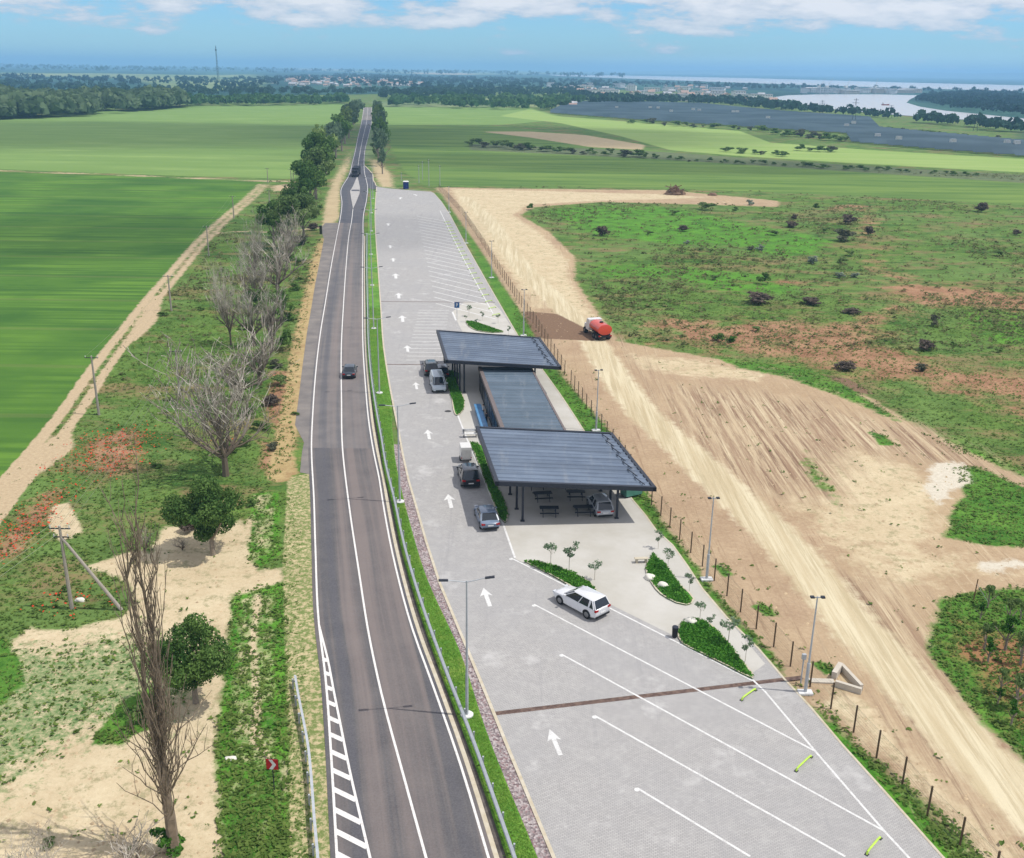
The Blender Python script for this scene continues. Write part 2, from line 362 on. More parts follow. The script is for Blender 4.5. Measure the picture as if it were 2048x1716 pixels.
    paint('track', offset(trP, -1.0), .5, line=1.3, world=True); paint('track', offset(trP, 1.05), .5, line=1.5, world=True)
    paint('track', [(60, 900), (150, 845), (150, 900), (60, 965), (0, 1030), (-60, 1090), (-60, 1060), (0, 985)], .9, .8)
    paint('track', [(300, 590), (330, 590), (320, 640), (280, 680), (255, 690), (262, 650)], .8, .7)
    paint('track', [(-900, 318), (0, 341.5), (250, 350.5), (400, 357), (530, 362), (640, 364)], 1.5, line=3.5)
    paint('track', [(535, 370), (600, 366), (640, 368), (620, 382), (540, 384)], 1.2, .7)
    paint('track', [(640, 455), (560, 465), (500, 462), (440, 466)], 1, line=2.0)
    paint('sand', [(165, 1135), (265, 1100), (300, 1105), (330, 1050), (420, 1062), (480, 1040), (500, 1060), (490, 1110), (520, 1140), (566, 1135), (567, 1162), (500, 1185), (465, 1190), (458, 1250), (445, 1330), (440, 1400), (425, 1500), (440, 1600), (445, 1720), (450, 2400), (-1000, 2400), (-700, 1450), (-30, 1330), (60, 1255), (130, 1262), (240, 1235), (270, 1205), (258, 1165), (210, 1145)], 1.2)
    paint('sand', [(105, 1010), (140, 1005), (165, 1065), (120, 1085), (95, 1050)], .8)
    paint('sand', [(485, 1050), (510, 1010), (500, 1110), (486, 1120)], .6, .8)
    paint('weedy', [(-40, 1265), (130, 1262), (300, 1230), (420, 1280), (440, 1400), (330, 1500), (200, 1500), (60, 1600), (-100, 1700), (-300, 1500), (-200, 1330)], 5, .62)
    paint('green', [(-300, 1290), (0, 1270), (40, 1310), (50, 1370), (0, 1410), (-300, 1480)], 1)
    paint('green', [(180, 1490), (232, 1410), (290, 1375), (330, 1380), (330, 1440), (290, 1460), (240, 1488)], .7)
    paint('green', [(440, 1600), (500, 1540), (560, 1500), (578, 1500), (578, 2300), (440, 2300)], .8, .6)
    paint('bright', [(505, 985), (560, 985), (560, 1110), (520, 1138), (490, 1135), (497, 1060)], .6, .85)
    paint('bright', [(462, 1200), (510, 1172), (566, 1165), (572, 1280), (575, 1500), (578, 1716), (580, 2300), (440, 2300), (430, 1600), (440, 1450), (450, 1300)], .7, .9)
    paint('sand', [(515, 1190), (505, 1300), (515, 1400), (510, 1480), (545, 1530), (560, 1570), (530, 1650), (500, 1716)], .6, .75, line=1.0)
    paint('sand', [(575, 1510), (540, 1530), (500, 1585), (440, 1640), (500, 1600), (560, 1580), (578, 1590)], .6, .8)
    paint('sand', [(462, 1200), (510, 1172), (566, 1165), (575, 1500), (580, 2300), (430, 2300), (440, 1450), (450, 1300)], 1.0, .46)
    paint('sand', [(495, 985), (560, 985), (560, 1110), (490, 1135)], .8, .46)
    paint('verge', [(575, 955), (630, 945), (640, 1100), (645, 1300), (665, 1500), (690, 1800), (700, 2400), (575, 2400), (578, 1500), (570, 1280), (566, 1120)], .5)
    paint('orange', [(556, 955), (570, 880), (585, 810), (592, 740), (604, 670), (618, 600), (630, 545), (640, 500), (652, 476)], .7, .9, line=2.6, sm=True)
    paint('orange', [(560, 955), (600, 948), (590, 850), (600, 770), (612, 700), (624, 610), (642, 500), (630, 480), (610, 640), (580, 800), (550, 950)], .5, .66)
    paint('tan', [(640, 472), (650, 400), (664, 360), (690, 318), (702, 300), (700, 332), (683, 372), (680, 436)], 1.2, .9)
    paint('tan', [(738, 316), (756, 320), (784, 348), (790, 376), (760, 374), (747, 350)], 1.2, .9)
    paint('oldfield', [(700, 330), (712, 300), (728, 250), (732, 215), (742, 215), (748, 300), (742, 318)], 2)
    order = ['wood', 'oldfield', 'crop2', 'crop1', 'crop3', 'crop4', 'weed2', 'red', 'bright', 'brown', 'sand', 'rutz', 'weedy', 'pale', 'wet', 'track', 'tan', 'green', 'red2', 'chalk', 'verge', 'orange']
    xyz = np.c_[x, y, np.zeros_like(x)]
    o = mesh_obj('ground', xyz, faces.astype(np.int64)); me = o.data
    for a in range(0, len(order), 3):
        ca = me.color_attributes.new(name='mask%d' % (a // 3), type='FLOAT_COLOR', domain='POINT')
        buf = np.zeros((len(x), 4), np.float32); buf[:, 3] = 1
        for j, c in enumerate(order[a:a + 3]): buf[:, j] = masks.get(c, 0)
        ca.data.foreach_set('color', buf.ravel())
    # --- material
    t = NT('ground_surface'); P = t.pos()
    cache = {}
    def chan(c):
        k = order.index(c)
        if k // 3 not in cache:
            a = t.n('ShaderNodeAttribute', attribute_name='mask%d' % (k // 3)); s = t.n('ShaderNodeSeparateColor'); t.l(a.outputs['Color'], s.inputs[0]); cache[k // 3] = s
        return cache[k // 3].outputs[k % 3]
    nE = t.noise(0.55, 8, 0.72); nL = t.noise(0.035, 5, 0.55); nM = t.noise(0.22, 6, 0.65); nF = t.noise(2.6, 6, 0.75); nX = t.noise(0.0016, 4, 0.5)
    fld = t.noise(1.0, 5, 0.6, t.map(P, (0.012, 0.09, 1), (0, 0, 0.04)))          # broad drilling bands
    trm = t.noise(1.0, 3, 0.5, t.map(P, (0.02, 0.6, 1), (0, 0, 0.05)))
    rut = t.noise(1.0, 8, 0.75, t.map(P, (1.4, 0.06, 1), (0, 0, math.radians(38))))
    rut2 = t.noise(1.0, 6, 0.7, t.map(P, (1.0, 0.05, 1), (0, 0, math.radians(56)), (3, 9, 0)))
    def two(a, b, f, lo=0.35, hi=0.65): return t.mix(t.rng(f, lo, hi), ALB(*a), ALB(*b))
    mixed = t.m('ADD', t.m('MULTIPLY', nM, 0.5), t.m('MULTIPLY', nF, 0.5))
    col = two((60, 94, 38), (118, 148, 70), mixed, .38, .62)
    col = t.mix(t.rng(nL, .45, .62), col, two((84, 108, 56), (120, 150, 80), mixed))
    col = t.mix(t.rng(t.noise(1.0, 7, .8, t.map(P, (.05, .09, 1))), .5, .6, 0, .75), col, two((128, 108, 80), (160, 132, 100), mixed))
    col = t.mix(t.rng(t.noise(1.0, 7, .75, t.map(P, (.04, .10, 1), (0, 0, 0), (40, 7, 0))), .54, .62, 0, .8), col, two((44, 84, 34), (72, 112, 46), nF))
    def lay(c, colr, amp=0.7, sharp=5.0, en=None):
        nonlocal col
        f = t.m('ADD', chan(c), t.m('MULTIPLY', t.m('SUBTRACT', en if en is not None else nE, 0.5), amp))
        f = t.m('MULTIPLY_ADD', t.m('SUBTRACT', f, 0.5), sharp, 0.5); f.node.use_clamp = True
        col = t.mix(f, col, colr)
    farw = t.noise(1.0, 6, 0.65, t.map(P, (0.004, 0.0012, 1)))
    lay('wood', two((22, 62, 66), (62, 100, 88), farw, .4, .6), .15, 3)  # far woods' ground toned blue-dark, part of the distance haze in the colour
    lay('oldfield', two((98, 124, 84), (150, 160, 110), farw, .4, .6), .1, 3)
    tl = t.m('FRACT', t.m('ADD', t.m('MULTIPLY', t.n('ShaderNodeSeparateXYZ').outputs[1], 1 / 21.0), t.m('MULTIPLY', nL, .12)))
    t.l(P, [n_ for n_ in t.t.nodes if n_.bl_idname == 'ShaderNodeSeparateXYZ'][-1].inputs[0]); tl = t.m('MULTIPLY', t.m('LESS_THAN', t.m('ABSOLUTE', t.m('SUBTRACT', tl, .5)), .035), .28)
    lay('crop2', t.mix(t.rng(nL, .35, .65), two((112, 144, 76), (142, 168, 96), fld, .35, .65), ALB(122, 152, 82)), .15, 6)
    lay('crop1', t.mix(tl, t.mix(t.rng(trm, .4, .62), two((60, 100, 44), (88, 128, 50), fld), two((66, 108, 44), (106, 146, 56), nL, .4, .6)), ALB(120, 128, 78)), .2, 6)
    lay('crop3', two((88, 120, 58), (124, 150, 74), fld), .15, 6)
    lay('crop4', two((142, 170, 90), (158, 180, 106), fld), .15, 6)
    lay('weed2', two((80, 104, 70), (128, 132, 96), mixed), .5)
    lay('red', two((136, 98, 74), (184, 146, 114), mixed, .4, .6), 1.5, 4, t.noise(0.16, 8, .75))
    lay('bright', two((58, 112, 34), (106, 160, 56), mixed, .4, .6), 1.25, 4, t.noise(0.22, 8, .78))
    soil = two((164, 138, 112), (196, 172, 142), mixed, .38, .62)
    soil = t.mix(t.rng(nL, .4, .65, 0, .45), soil, ALB(200, 178, 140))
    rC = t.noise(1.0, 7, .8, t.map(P, (1.7, .05, 1), (0, 0, math.radians(22)), (1, 8, 0))); rD = t.noise(1.0, 7, .8, t.map(P, (1.9, .05, 1), (0, 0, math.radians(44)), (4, 2, 0)))
    soil = t.mix(t.m('MULTIPLY', t.rng(rD, .55, .6), t.rng(nM, .35, .6, 0, .55)), soil, ALB(132, 104, 82)); soil = t.mix(t.m('MULTIPLY', t.rng(rC, .56, .6), t.rng(nL, .45, .6, 0, .6)), soil, ALB(222, 204, 170))
    lay('brown', soil, .8)
    lay('sand', t.mix(t.rng(t.noise(.7, 8, .82), .52, .6, 0, .7), two((198, 178, 144), (224, 208, 174), mixed, .36, .64), ALB(150, 146, 108)), .9)
    rc = t.mix(t.rng(rut, .42, .58), ALB(160, 134, 110), ALB(202, 182, 150)); rc = t.mix(t.rng(rC, .53, .58, 0, .7), rc, ALB(124, 98, 80)); rc = t.mix(t.rng(rD, .55, .6, 0, .7), rc, ALB(222, 206, 172))
    lay('rutz', rc, 1.6, 2.2, rut2)
    lay('weedy', two((92, 128, 72), (170, 172, 128), nF, .4, .6), 1.6, 6, t.noise(1.1, 8, .8))
    lay('pale', t.mix(t.rng(rC, .5, .56, 0, .5), t.mix(t.rng(rut2, .42, .6), ALB(204, 188, 154), ALB(224, 212, 180)), ALB(180, 164, 130)), 1.1, 3.5)
    lay('wet', two((122, 98, 80), (140, 114, 92), nF), .4, 7)
    lay('track', two((184, 162, 132), (206, 186, 152), nF), .9, 5)
    lay('tan', two((178, 158, 124), (208, 190, 152), mixed), .9)
    lay('green', two((56, 104, 36), (106, 150, 60), mixed, .4, .6), .9)
    lay('red2', two((140, 100, 68), (172, 134, 96), mixed), 1.2, 4, t.noise(0.3, 8, .75))
    lay('chalk', two((206, 196, 176), (226, 218, 200), nF), 1.2)
    lay('verge', t.mix(t.rng(t.noise(2.2, 8, .8), .47, .56), ALB(122, 138, 80), two((192, 176, 138), (212, 196, 154), nM)), .25)
    lay('orange', t.mix(t.rng(nE, .5, .62, 0, .6), two((170, 146, 102), (202, 180, 132), mixed), ALB(150, 118, 84)), 1.5, 3.5)
    t.base(col); t.b.inputs['Roughness'].default_value = 0.95; t.b.inputs['Specular IOR Level'].default_value = 0.1
    t.bump(t.m('ADD', nF, t.m('MULTIPLY', nM, 1.5)), 0.35, 0.25)
    me.materials.append(t.mat); tag(o, kind='structure')
    return masks, x, y, nr, nc, D, A, order
GROUND = build_ground()

# ------------------------------------------------------------------ water, hills, far country
def st(o): return tag(o, kind='structure')
wt = NT('water_surface'); wt.base((0.42, 0.41, 0.40, 1)); wt.set(Roughness=0.22); wt.b.inputs['Specular IOR Level'].default_value = 0.8
wt.bump(wt.noise(0.05, 4, .6), 0.02, 0.3)
riv = [(1532, 197), (1575, 191), (1640, 189), (1760, 189), (1838, 191), (1820, 199), (1813, 206), (1840, 214), (1890, 222), (1960, 229), (2048, 238), (2300, 262), (2700, 300), (2700, 318), (2300, 275), (2048, 251), (1960, 242), (1880, 237), (1760, 228), (1690, 222), (1620, 213), (1575, 204)]
st(sheet('river', [G(*p) for p in riv], 0.4, wt.mat))
lake = [(1090, 149.5), (1250, 151), (1500, 156.5), (1800, 165), (2048, 171), (3300, 200), (3300, 225), (2048, 183), (1900, 179), (1700, 173), (1500, 166.5), (1250, 157), (1120, 152)]
st(sheet('lake', [G(*p) for p in lake], 0.5, wt.mat))
hm = NT('hill_surface'); hm.base(hm.mix(hm.rng(hm.noise(0.0006, 5, .6), .4, .6), ALB(70, 100, 96), ALB(110, 130, 110)))
def hills(name, x0, x1, y, hmax, seed, d=6000):
    r = np.random.default_rng(seed); n = 90; xs = np.linspace(x0, x1, n); ph = r.uniform(0, 6, 6)
    h = sum(np.sin(xs / (1500 * (k + 1)) + ph[k]) * (k + 1) for k in range(5)) / 15
    h = (0.55 + 0.45 * h) * hmax * np.sin(np.linspace(0, PI, n)) ** 0.7
    v = []; f = []
    rows = [(-1, 0), (-.5, .55), (0, 1), (.5, .6), (1, 0)]
    for a, (dy, k) in enumerate(rows):
        for i in range(n): v.append((xs[i], y + dy * d, max(-1, h[i] * k - (1 if k == 0 else 0))))
    for a in range(4):
        for i in range(n - 1): q = a * n + i; f.append((q, q + 1, q + n + 1, q + n))
    return st(mesh_obj(name, v, f, hm.mat, smooth=True))
hills('hills', 5200, 13500, 15000, 200, 3, 2500)
hills('hills', 1500, 9000, 17000, 120, 5, 2500)

# ------------------------------------------------------------------ road
def asphalt(name, a, b, streak=0.0):
    t = NT(name); P = t.pos()
    n1 = t.noise(0.35, 6, .6); n2 = t.noise(9.0, 3, .7); ru = t.n('ShaderNodeAttribute', attribute_name='ruv').outputs['Color']; s = t.noise(1.0, 3, .5, t.map(ru, (7.5, 9.0, 1))); s2 = t.noise(1.0, 5, .6, t.map(ru, (22, 30.0, 1), (0, 0, 0), (5, 2, 0)))
    s = t.m('ADD', t.m('MULTIPLY', s, .75), t.m('MULTIPLY', s2, .25))
    c = t.mix(t.rng(n1, .35, .65), ALB(*a), ALB(*b))
    c = t.mix(t.m('MULTIPLY', t.rng(s, .46, .62), streak), c, ALB(142, 128, 122))
    c = t.mix(t.m('MULTIPLY', t.rng(s, .50, .36), streak), c, ALB(84, 84, 92))
    c = t.mix(t.rng(n2, .3, .7, 0, .25), c, ALB(150, 148, 150)); t.base(c); t.b.inputs['Roughness'].default_value = 0.9
    t.bump(n2, .15, .02); return t.mat
m_old = asphalt('worn_asphalt', (100, 98, 99), (122, 118, 117), .6)
m_new = asphalt('dark_asphalt', (80, 79, 82), (100, 97, 97), .65)
m_dark = asphalt('fresh_asphalt', (66, 70, 80), (84, 86, 96), .15)
m_lay = asphalt('layby_asphalt', (112, 108, 106), (144, 137, 130), .35)
t = NT('road_paint'); pn = t.noise(7, 5, .7); t.base(t.mix(t.rng(pn, .5, .72), ALB(238, 236, 232), ALB(200, 194, 190))); m_paint = t.mat
t = NT('lot_paint'); pn = t.noise(5, 5, .75); t.base(t.mix(t.rng(pn, .46, .68), ALB(232, 232, 230), ALB(198, 196, 194))); m_lpaint = t.mat
EL = spline([(728, 214), (722, 250), (716, 275), (711, 300), (705, 325), (698, 351), (682, 381), (684, 407), (682, 428), (674, 470), (662, 535), (650, 610), (641, 665), (632, 740), (626, 820), (623, 896), (628, 1000), (631, 1100), (638, 1250), (651, 1355), (663, 1521), (674, 1716), (700, 2200), (800, 4000)], 3)
ER = spline([(743, 214), (742, 250), (736, 275), (730, 300), (728, 325), (729, 345), (735, 374), (733, 400), (727, 430), (726, 480), (725, 540), (725, 620), (726, 695), (730.5, 766), (739, 854), (748, 908), (758.5, 958), (765, 1000), (792, 1138), (825, 1259), (867, 1375), (921, 1530), (977, 1716), (1150, 2300), (1600, 4000)], 3)
CL = spline([(736, 214), (732, 250), (726, 275), (721, 300), (717, 325), (714.5, 350)], 3)
CL2 = spline([(706, 418), (703.5, 440), (698, 471), (692, 535), (687, 610), (682.5, 704), (683, 800), (685, 896), (698, 1010), (717, 1138), (742, 1292), (763, 1388), (810, 1563), (852, 1716), (1010, 2300), (1400, 4000)], 3)
def between(P, ylo, yhi): return P[(P[:, 1] >= ylo) & (P[:, 1] <= yhi)]
def Y(py, px=700): return G(px, py)[1]
ys = np.r_[np.arange(22, 200, 2.0), np.arange(200, 1250, 6.0)]
ys = ys[(ys < Y(214))]
Lx = at_y(EL, ys); Rx = at_y(ER, ys)
Lo = offset(Lx, 0); Lo = np.c_[Lx[:, 0] - 0.35, Lx[:, 1]]; Ro = np.c_[Rx[:, 0] + 0.30, Rx[:, 1]]
def seg(name, y0, y1, mat, z=0.03):
    k = (ys >= y0) & (ys <= y1); yy = np.r_[y0, ys[k], y1]
    return st(ribbon(name, np.c_[np.interp(yy, ys, Lo[:, 0]), yy], np.c_[np.interp(yy, ys, Ro[:, 0]), yy], z, mat))
yA, yB, yC, yD = Y(897), Y(446), Y(318), Y(240)
seg('road', ys[0], yA, m_new); seg('road', yA, yB, m_old); seg('road', yB, yC, m_dark); seg('road', yC, yD, m_dark); seg('road', yD, ys[-1], m_lay)
# road beyond the crest bends left and drops out of sight behind the trees
lay = [(676, 446), (662, 535), (650, 610), (641, 665), (632, 740), (626, 820), (624, 893), (628, 950), (600, 945), (604, 905), (608, 885), (590, 850), (598, 790), (606, 725), (614, 665), (622, 620), (630, 570), (640, 520), (648, 478), (641, 458), (650, 446)]
st(sheet('layby', [G(*p) for p in lay], 0.02, m_lay))
for nm, P, w in (('edge_line', EL, .15), ('edge_line', ER, .15), ('centre_line', CL, .15), ('centre_line', CL2, .15)):
    q = P[(P[:, 1] < 1200) & (P[:, 1] > 22)]; far = q[:, 1] > 450
    st(strip(nm, q, w if nm != 'x' else w, 0.045, m_paint))
# hatched zone at lower left
HI = spline([(638, 1250), (645, 1278), (655, 1317), (667, 1380), (681, 1450), (700, 1545), (722, 1640), (740, 1716), (800, 2000), (960, 2600)], 2)
st(strip('edge_line', HI, .15, 0.047, m_paint))
y = Y(1316)
while y > 26:
    xl = np.interp(y, EL[::-1, 1], EL[::-1, 0]); y2 = y - 0.0
    yr = y - 1.0
    for _ in range(4):
        xr = np.interp(yr, HI[::-1, 1], HI[::-1, 0]); yr = y - 0.62 * (xr - xl)
    xr = np.interp(yr, HI[::-1, 1], HI[::-1, 0]); w = .42
    mb = MB(); mb.quad((xl, y - w, .046), (xr, yr - w, .046), (xr, yr, .046), (xl, y, .046)); o = st(mb.build('hatch_stripe', m_paint))
    y -= 1.72
# crest island
t = NT('island_paving'); t.base(t.mix(t.rng(t.noise(.8, 5, .7), .35, .65), ALB(172, 168, 166), ALB(192, 190, 186))); m_isl = t.mat
isl = [G(*p) for p in [(714.5, 353), (706, 373), (700, 383), (702, 396), (706, 418), (712, 405), (719, 388), (720, 376), (717, 362)]]
st(sheet('traffic_island', isl, 0.14, m_isl, .14))
m_black = simple('dark_paint', (58, 60, 66))
b = [G(*p) for p in [(703, 380), (719, 380), (719, 383), (703, 383)]]; st(sheet('island_gap', b, 0.145, m_dark))
# gutter channel between road and verge, guardrail line
GR = spline([(731, 470), (730, 540), (731, 620), (732.5, 700), (737, 757), (746, 824), (757, 889), (765, 941), (779, 1000), (804, 1117), (833, 1217), (879, 1350), (934, 1496), (1009, 1716), (1200, 2300), (1500, 3200)], 2)
yg = ys[ys < Y(470)]
gl = np.c_[at_y(ER, yg)[:, 0] + 0.42, yg]; grx = at_y(GR, yg)
t = NT('gutter_concrete'); t.base(t.mix(t.rng(t.noise(1.2, 5, .7), .4, .6), ALB(78, 72, 68), ALB(112, 104, 98))); m_gut = t.mat
t = NT('pale_kerb'); t.base(t.mix(t.rng(t.noise(1.5, 5, .7), .35, .65), ALB(214, 206, 188), ALB(196, 184, 158))); m_kerb = t.mat
st(ribbon('verge_edge', np.c_[gl[:, 0] - .12, yg], np.c_[gl[:, 0] + .16, yg], 0.038, m_kerb))
st(ribbon('gutter', np.c_[gl[:, 0] + .16, yg], np.c_[grx[:, 0] + .1, yg], 0.02, m_gut))
# verge lawn between guardrail and lot
VR = spline([(751, 446), (752, 471), (756, 534), (762, 620), (767, 700), (773, 740), (783, 810), (786, 874), (787, 882), (790, 915), (800, 967), (818, 1040), (854, 1158), (925, 1317), (971, 1459), (1075, 1716), (1300, 2250), (1700, 3200)], 2)
LK = spline([(753, 374), (750, 437), (751.5, 471), (756, 534.5), (762, 620), (768, 700), (774, 740), (786.5, 810), (797, 862), (814, 950), (832, 1013), (879, 1167), (942, 1317), (988, 1430), (1034, 1542), (1107, 1716), (1330, 2250), (1750, 3200)], 2)
t = NT('lawn'); P = t.pos(); a = t.noise(.5, 6, .7); b = t.noise(5, 5, .8)
c = t.mix(t.rng(t.m('ADD', t.m('MULTIPLY', a, .5), t.m('MULTIPLY', b, .5)), .4, .6), ALB(62, 118, 28), ALB(120, 168, 62))
c = t.mix(t.rng(t.noise(.22, 5, .7), .5, .66, 0, .7), c, ALB(150, 158, 78)); t.base(c); t.bump(b, .35, .05); m_lawn = t.mat
yv = ys[ys < Y(380)]
gx = np.where(yv < Y(470), np.interp(yv, yg, grx[:, 0]), np.interp(yv, ys, Rx[:, 0]) + 1.2)
lkx = at_y(LK, yv)[:, 0]; vrx = np.minimum(at_y(VR, yv)[:, 0], lkx - .05)
LAWN = (yv, gx, vrx)
st(ribbon('verge', np.c_[gx + .1, yv], np.c_[vrx, yv], 0.06, m_lawn))
t = NT('gravel_bed'); vo = t.n('ShaderNodeTexVoronoi'); t.l(t.pos(), vo.inputs['Vector']); vo.inputs['Scale'].default_value = 7.5
hs = t.n('ShaderNodeSeparateColor'); t.l(vo.outputs['Color'], hs.inputs[0])
c = t.mix(hs.outputs[0], ALB(112, 98, 100), ALB(196, 186, 184)); c = t.mix(t.rng(hs.outputs[1], .6, .9, 0, .6), c, ALB(150, 116, 116)); t.base(c)
t.bump(vo.outputs['Distance'], .8, .08); m_grav = t.mat
yq = yv[yv < Y(882)]
tag(ribbon('gravel', np.c_[np.interp(yq, yv, vrx), yq], np.c_[np.interp(yq, yv, lkx), yq], 0.07, m_grav), kind='stuff')

# ------------------------------------------------------------------ paved lot
t = NT('block_paving'); P = t.pos()
br = t.n('ShaderNodeTexBrick'); t.l(t.map(P, (1, 1, 1), (0, 0, math.radians(8))), br.inputs['Vector']); br.inputs['Scale'].default_value = 2.2
br.inputs['Color1'].default_value = ALB(178, 176, 173); br.inputs['Color2'].default_value = ALB(194, 191, 188); br.inputs['Mortar'].default_value = ALB(140, 138, 137)
br.inputs['Mortar Size'].default_value = .03; br.inputs['Bias'].default_value = 0
n1 = t.noise(.09, 6, .62); n2 = t.noise(.8, 6, .7)
c = t.mix(t.rng(n1, .35, .65, 0, .6), br.outputs[0], ALB(168, 167, 167)); c = t.mix(t.rng(n2, .48, .66, 0, .22), c, ALB(204, 202, 198))
c = t.mix(t.rng(t.noise(.25, 5, .7), .58, .7, 0, .5), c, ALB(214, 212, 210)); c = t.mix(t.rng(t.noise(.45, 8, .8, None, 1.5), .6, .7, 0, .4), c, ALB(140, 138, 138)); tyr = t.noise(1.0, 6, .75, t.map(P, (.9, .03, 1), (0, 0, math.radians(-12)))); c = t.mix(t.rng(tyr, .56, .64, 0, .3), c, ALB(150, 149, 150)); t.base(c); t.b.inputs['Roughness'].default_value = .9
t.bump(n2, .1, .03); m_lot = t.mat
t = NT('plaza_paving'); n1 = t.noise(.2, 6, .65); t.base(t.mix(t.rng(n1, .35, .65), ALB(190, 186, 176), ALB(204, 201, 194))); m_plaza = t.mat
RK = [(862, 384), (868, 387), (883, 404), (900, 430), (930, 487), (974, 565), (1035, 671), (1086, 742), (1117, 785), (1141, 821), (1168, 863), (1225, 945), (1265.5, 1002), (1289, 1030), (1312, 1062), (1345, 1092), (1375, 1134), (1404, 1179), (1454, 1238), (1517, 1300), (1567, 1359), (1621, 1417), (1684, 1492), (1767, 1584), (1884, 1716), (2450, 2300), (3300, 3200)]
RKp = np.array([G(*p)[:2] for p in RK])[::-1]
lky = dense(LK[::-1], 3, False) if LK[0, 1] > LK[-1, 1] else LK
LKs = LK[LK[:, 1] > 22]; LKs = LKs[::4]
if LKs[0, 1] > LKs[-1, 1]: LKs = LKs[::-1]
lot = [tuple(p) for p in LKs] + [tuple(G(*p)[:2]) for p in [(753, 374), (775, 377), (820, 381)]] + [tuple(p) for p in RKp[::-1] if p[1] > 22]
st(sheet('parking_lot', lot, 0.10, m_lot, .1))
# throat from the lot to the road
thr = [(727, 330), (733, 335), (744, 349), (749, 366), (757, 375), (753, 379), (738, 377), (733, 366), (728, 346)]
st(sheet('entrance_road', [G(*p) for p in thr], 0.025, m_dark))
st(strip('kerb', LKs, .22, .118, m_kerb))
thk = spline([(729, 331), (745, 349), (750, 366), (762, 374.5), (800, 377.5), (835, 381), (862, 383)], 2); st(strip('kerb', thk, .35, .13, m_kerb))
rks = dense(RKp[RKp[:, 1] > 22], 3, False); st(strip('kerb', rks, .16, .118, m_kerb))
# slot drains
t = NT('drain_grate'); t.base(t.mix(t.rng(t.noise(3, 4, .6), .4, .6), ALB(92, 74, 68), ALB(122, 102, 92))); m_drain = t.mat
def drain(a, b, w):
    A, B = G(*a)[:2], G(*b)[:2]; st(strip('drain_channel', np.array([A + (B - A) * k / 12 for k in range(13)]), w, .106, m_drain))
drain((988, 1430), (1604, 1357), .42); drain((774, 730), (880, 731), .3); drain((762, 604), (990, 606), .3)
# markings
def line(pts, w=.14, z=.108, name='bay_line'):
    P = np.array([G(*p)[:2] for p in pts]); st(strip(name, dense(P, 2.5, False) if len(P) > 2 else np.array([P[0] + (P[1] - P[0]) * k / 8 for k in range(9)]), w, z, m_lpaint))
for a, b in (((1022, 1118), (1505, 1364)), ((1068, 1211), (1630, 1505)), ((1123, 1311), (1768, 1665)), ((1189, 1434), (1690, 1716)), ((1274, 1579), (1500, 1716))):
    line((a, b), .15)
    p = G(*a, .109); c = MB(); c.prism([(p[0] + .17 * math.cos(k * PI / 6), p[1] + .17 * math.sin(k * PI / 6)) for k in range(12)], .103, .1095); st(c.build('bay_line', m_lpaint))
line([(1505, 1362), (1530, 1386), (1630, 1505), (1768, 1665), (1815, 1716), (1990, 1920)], .15, .1085)
line([(905, 625), (912, 642)], .3)
KL = [(905, 625), (893, 762), (917, 836), (935, 882), (957, 933), (980, 990), (1008, 1055), (1030, 1118)]
line([(890, 745), (893, 762), (917, 836), (935, 882), (957, 933), (980, 990), (1008, 1055), (1030, 1118)], .18, .1082, 'kerb_line')
line([(880, 422), (905, 474), (929, 522), (957, 575), (986, 628)], .18)
# truck bays of the far half: same slant as the near ones
d0 = G(1630, 1505)[:2] - G(1068, 1211)[:2]; d0 /= np.hypot(*d0)
yy = Y(628, 850); k = 0
Lb = np.array([G(*p)[:2] for p in [(813, 628), (806, 560), (801, 500), (797, 455), (795, 428)]]); Rb = np.array([G(*p)[:2] for p in [(992, 640), (957, 575), (929, 522), (905, 474), (880, 422)]])
def hit(p, d, Q):
    for a, b in zip(Q, Q[1:]):
        e = b - a; den = d[0] * e[1] - d[1] * e[0]
        if abs(den) < 1e-9: continue
        s = ((a[0] - p[0]) * e[1] - (a[1] - p[1]) * e[0]) / den; u = ((a[0] - p[0]) * d[1] - (a[1] - p[1]) * d[0]) / den
        if 0 <= u <= 1 and s > 0: return p + d * s
ylist = np.arange(Lb[:, 1].min() + 3, Lb[:, 1].max(), 5.1)
WHEEL = []
for yb in ylist:
    p = np.array([np.interp(yb, Lb[:, 1], Lb[:, 0]), yb]) + np.array([5.5, 0]); q = hit(p, d0, Rb)
    if q is None: continue
    st(strip('bay_line', np.array([p + (q - p) * j / 6 for j in range(7)]), .24, .108, m_lpaint)); WHEEL.append(q)
# car bays square to the kerb west of the building
B0, B1 = G(898, 622)[:2], G(884, 722)[:2]; dn = np.array([-1.0, -.02])
for i in range(16):
    p = B0 + (B1 - B0) * i / 15; st(strip('bay_line', np.array([p + dn * j for j in np.linspace(0, 5.2, 4)]), .18, .108, m_lpaint))
def arrow(px, py, ln, dirpx):
    p = G(px, py)[:2]; q = G(*dirpx)[:2]; d = (q - p) / np.hypot(*(q - p)); n = np.array([d[1], -d[0]]); w = ln * .055
    def W(u, v): r = p + d * u + n * v; return (r[0], r[1], .109)
    mb = MB(); mb.add([W(0, -w), W(0, w), W(ln * .62, w), W(ln * .55, ln * .17), W(ln, 0), W(ln * .55, -ln * .17), W(ln * .62, -w)], [(0, 1, 2, 6), (2, 3, 4), (6, 4, 5), (2, 4, 6)])
    o = mb.build('painted_arrow', m_lpaint); st(o)
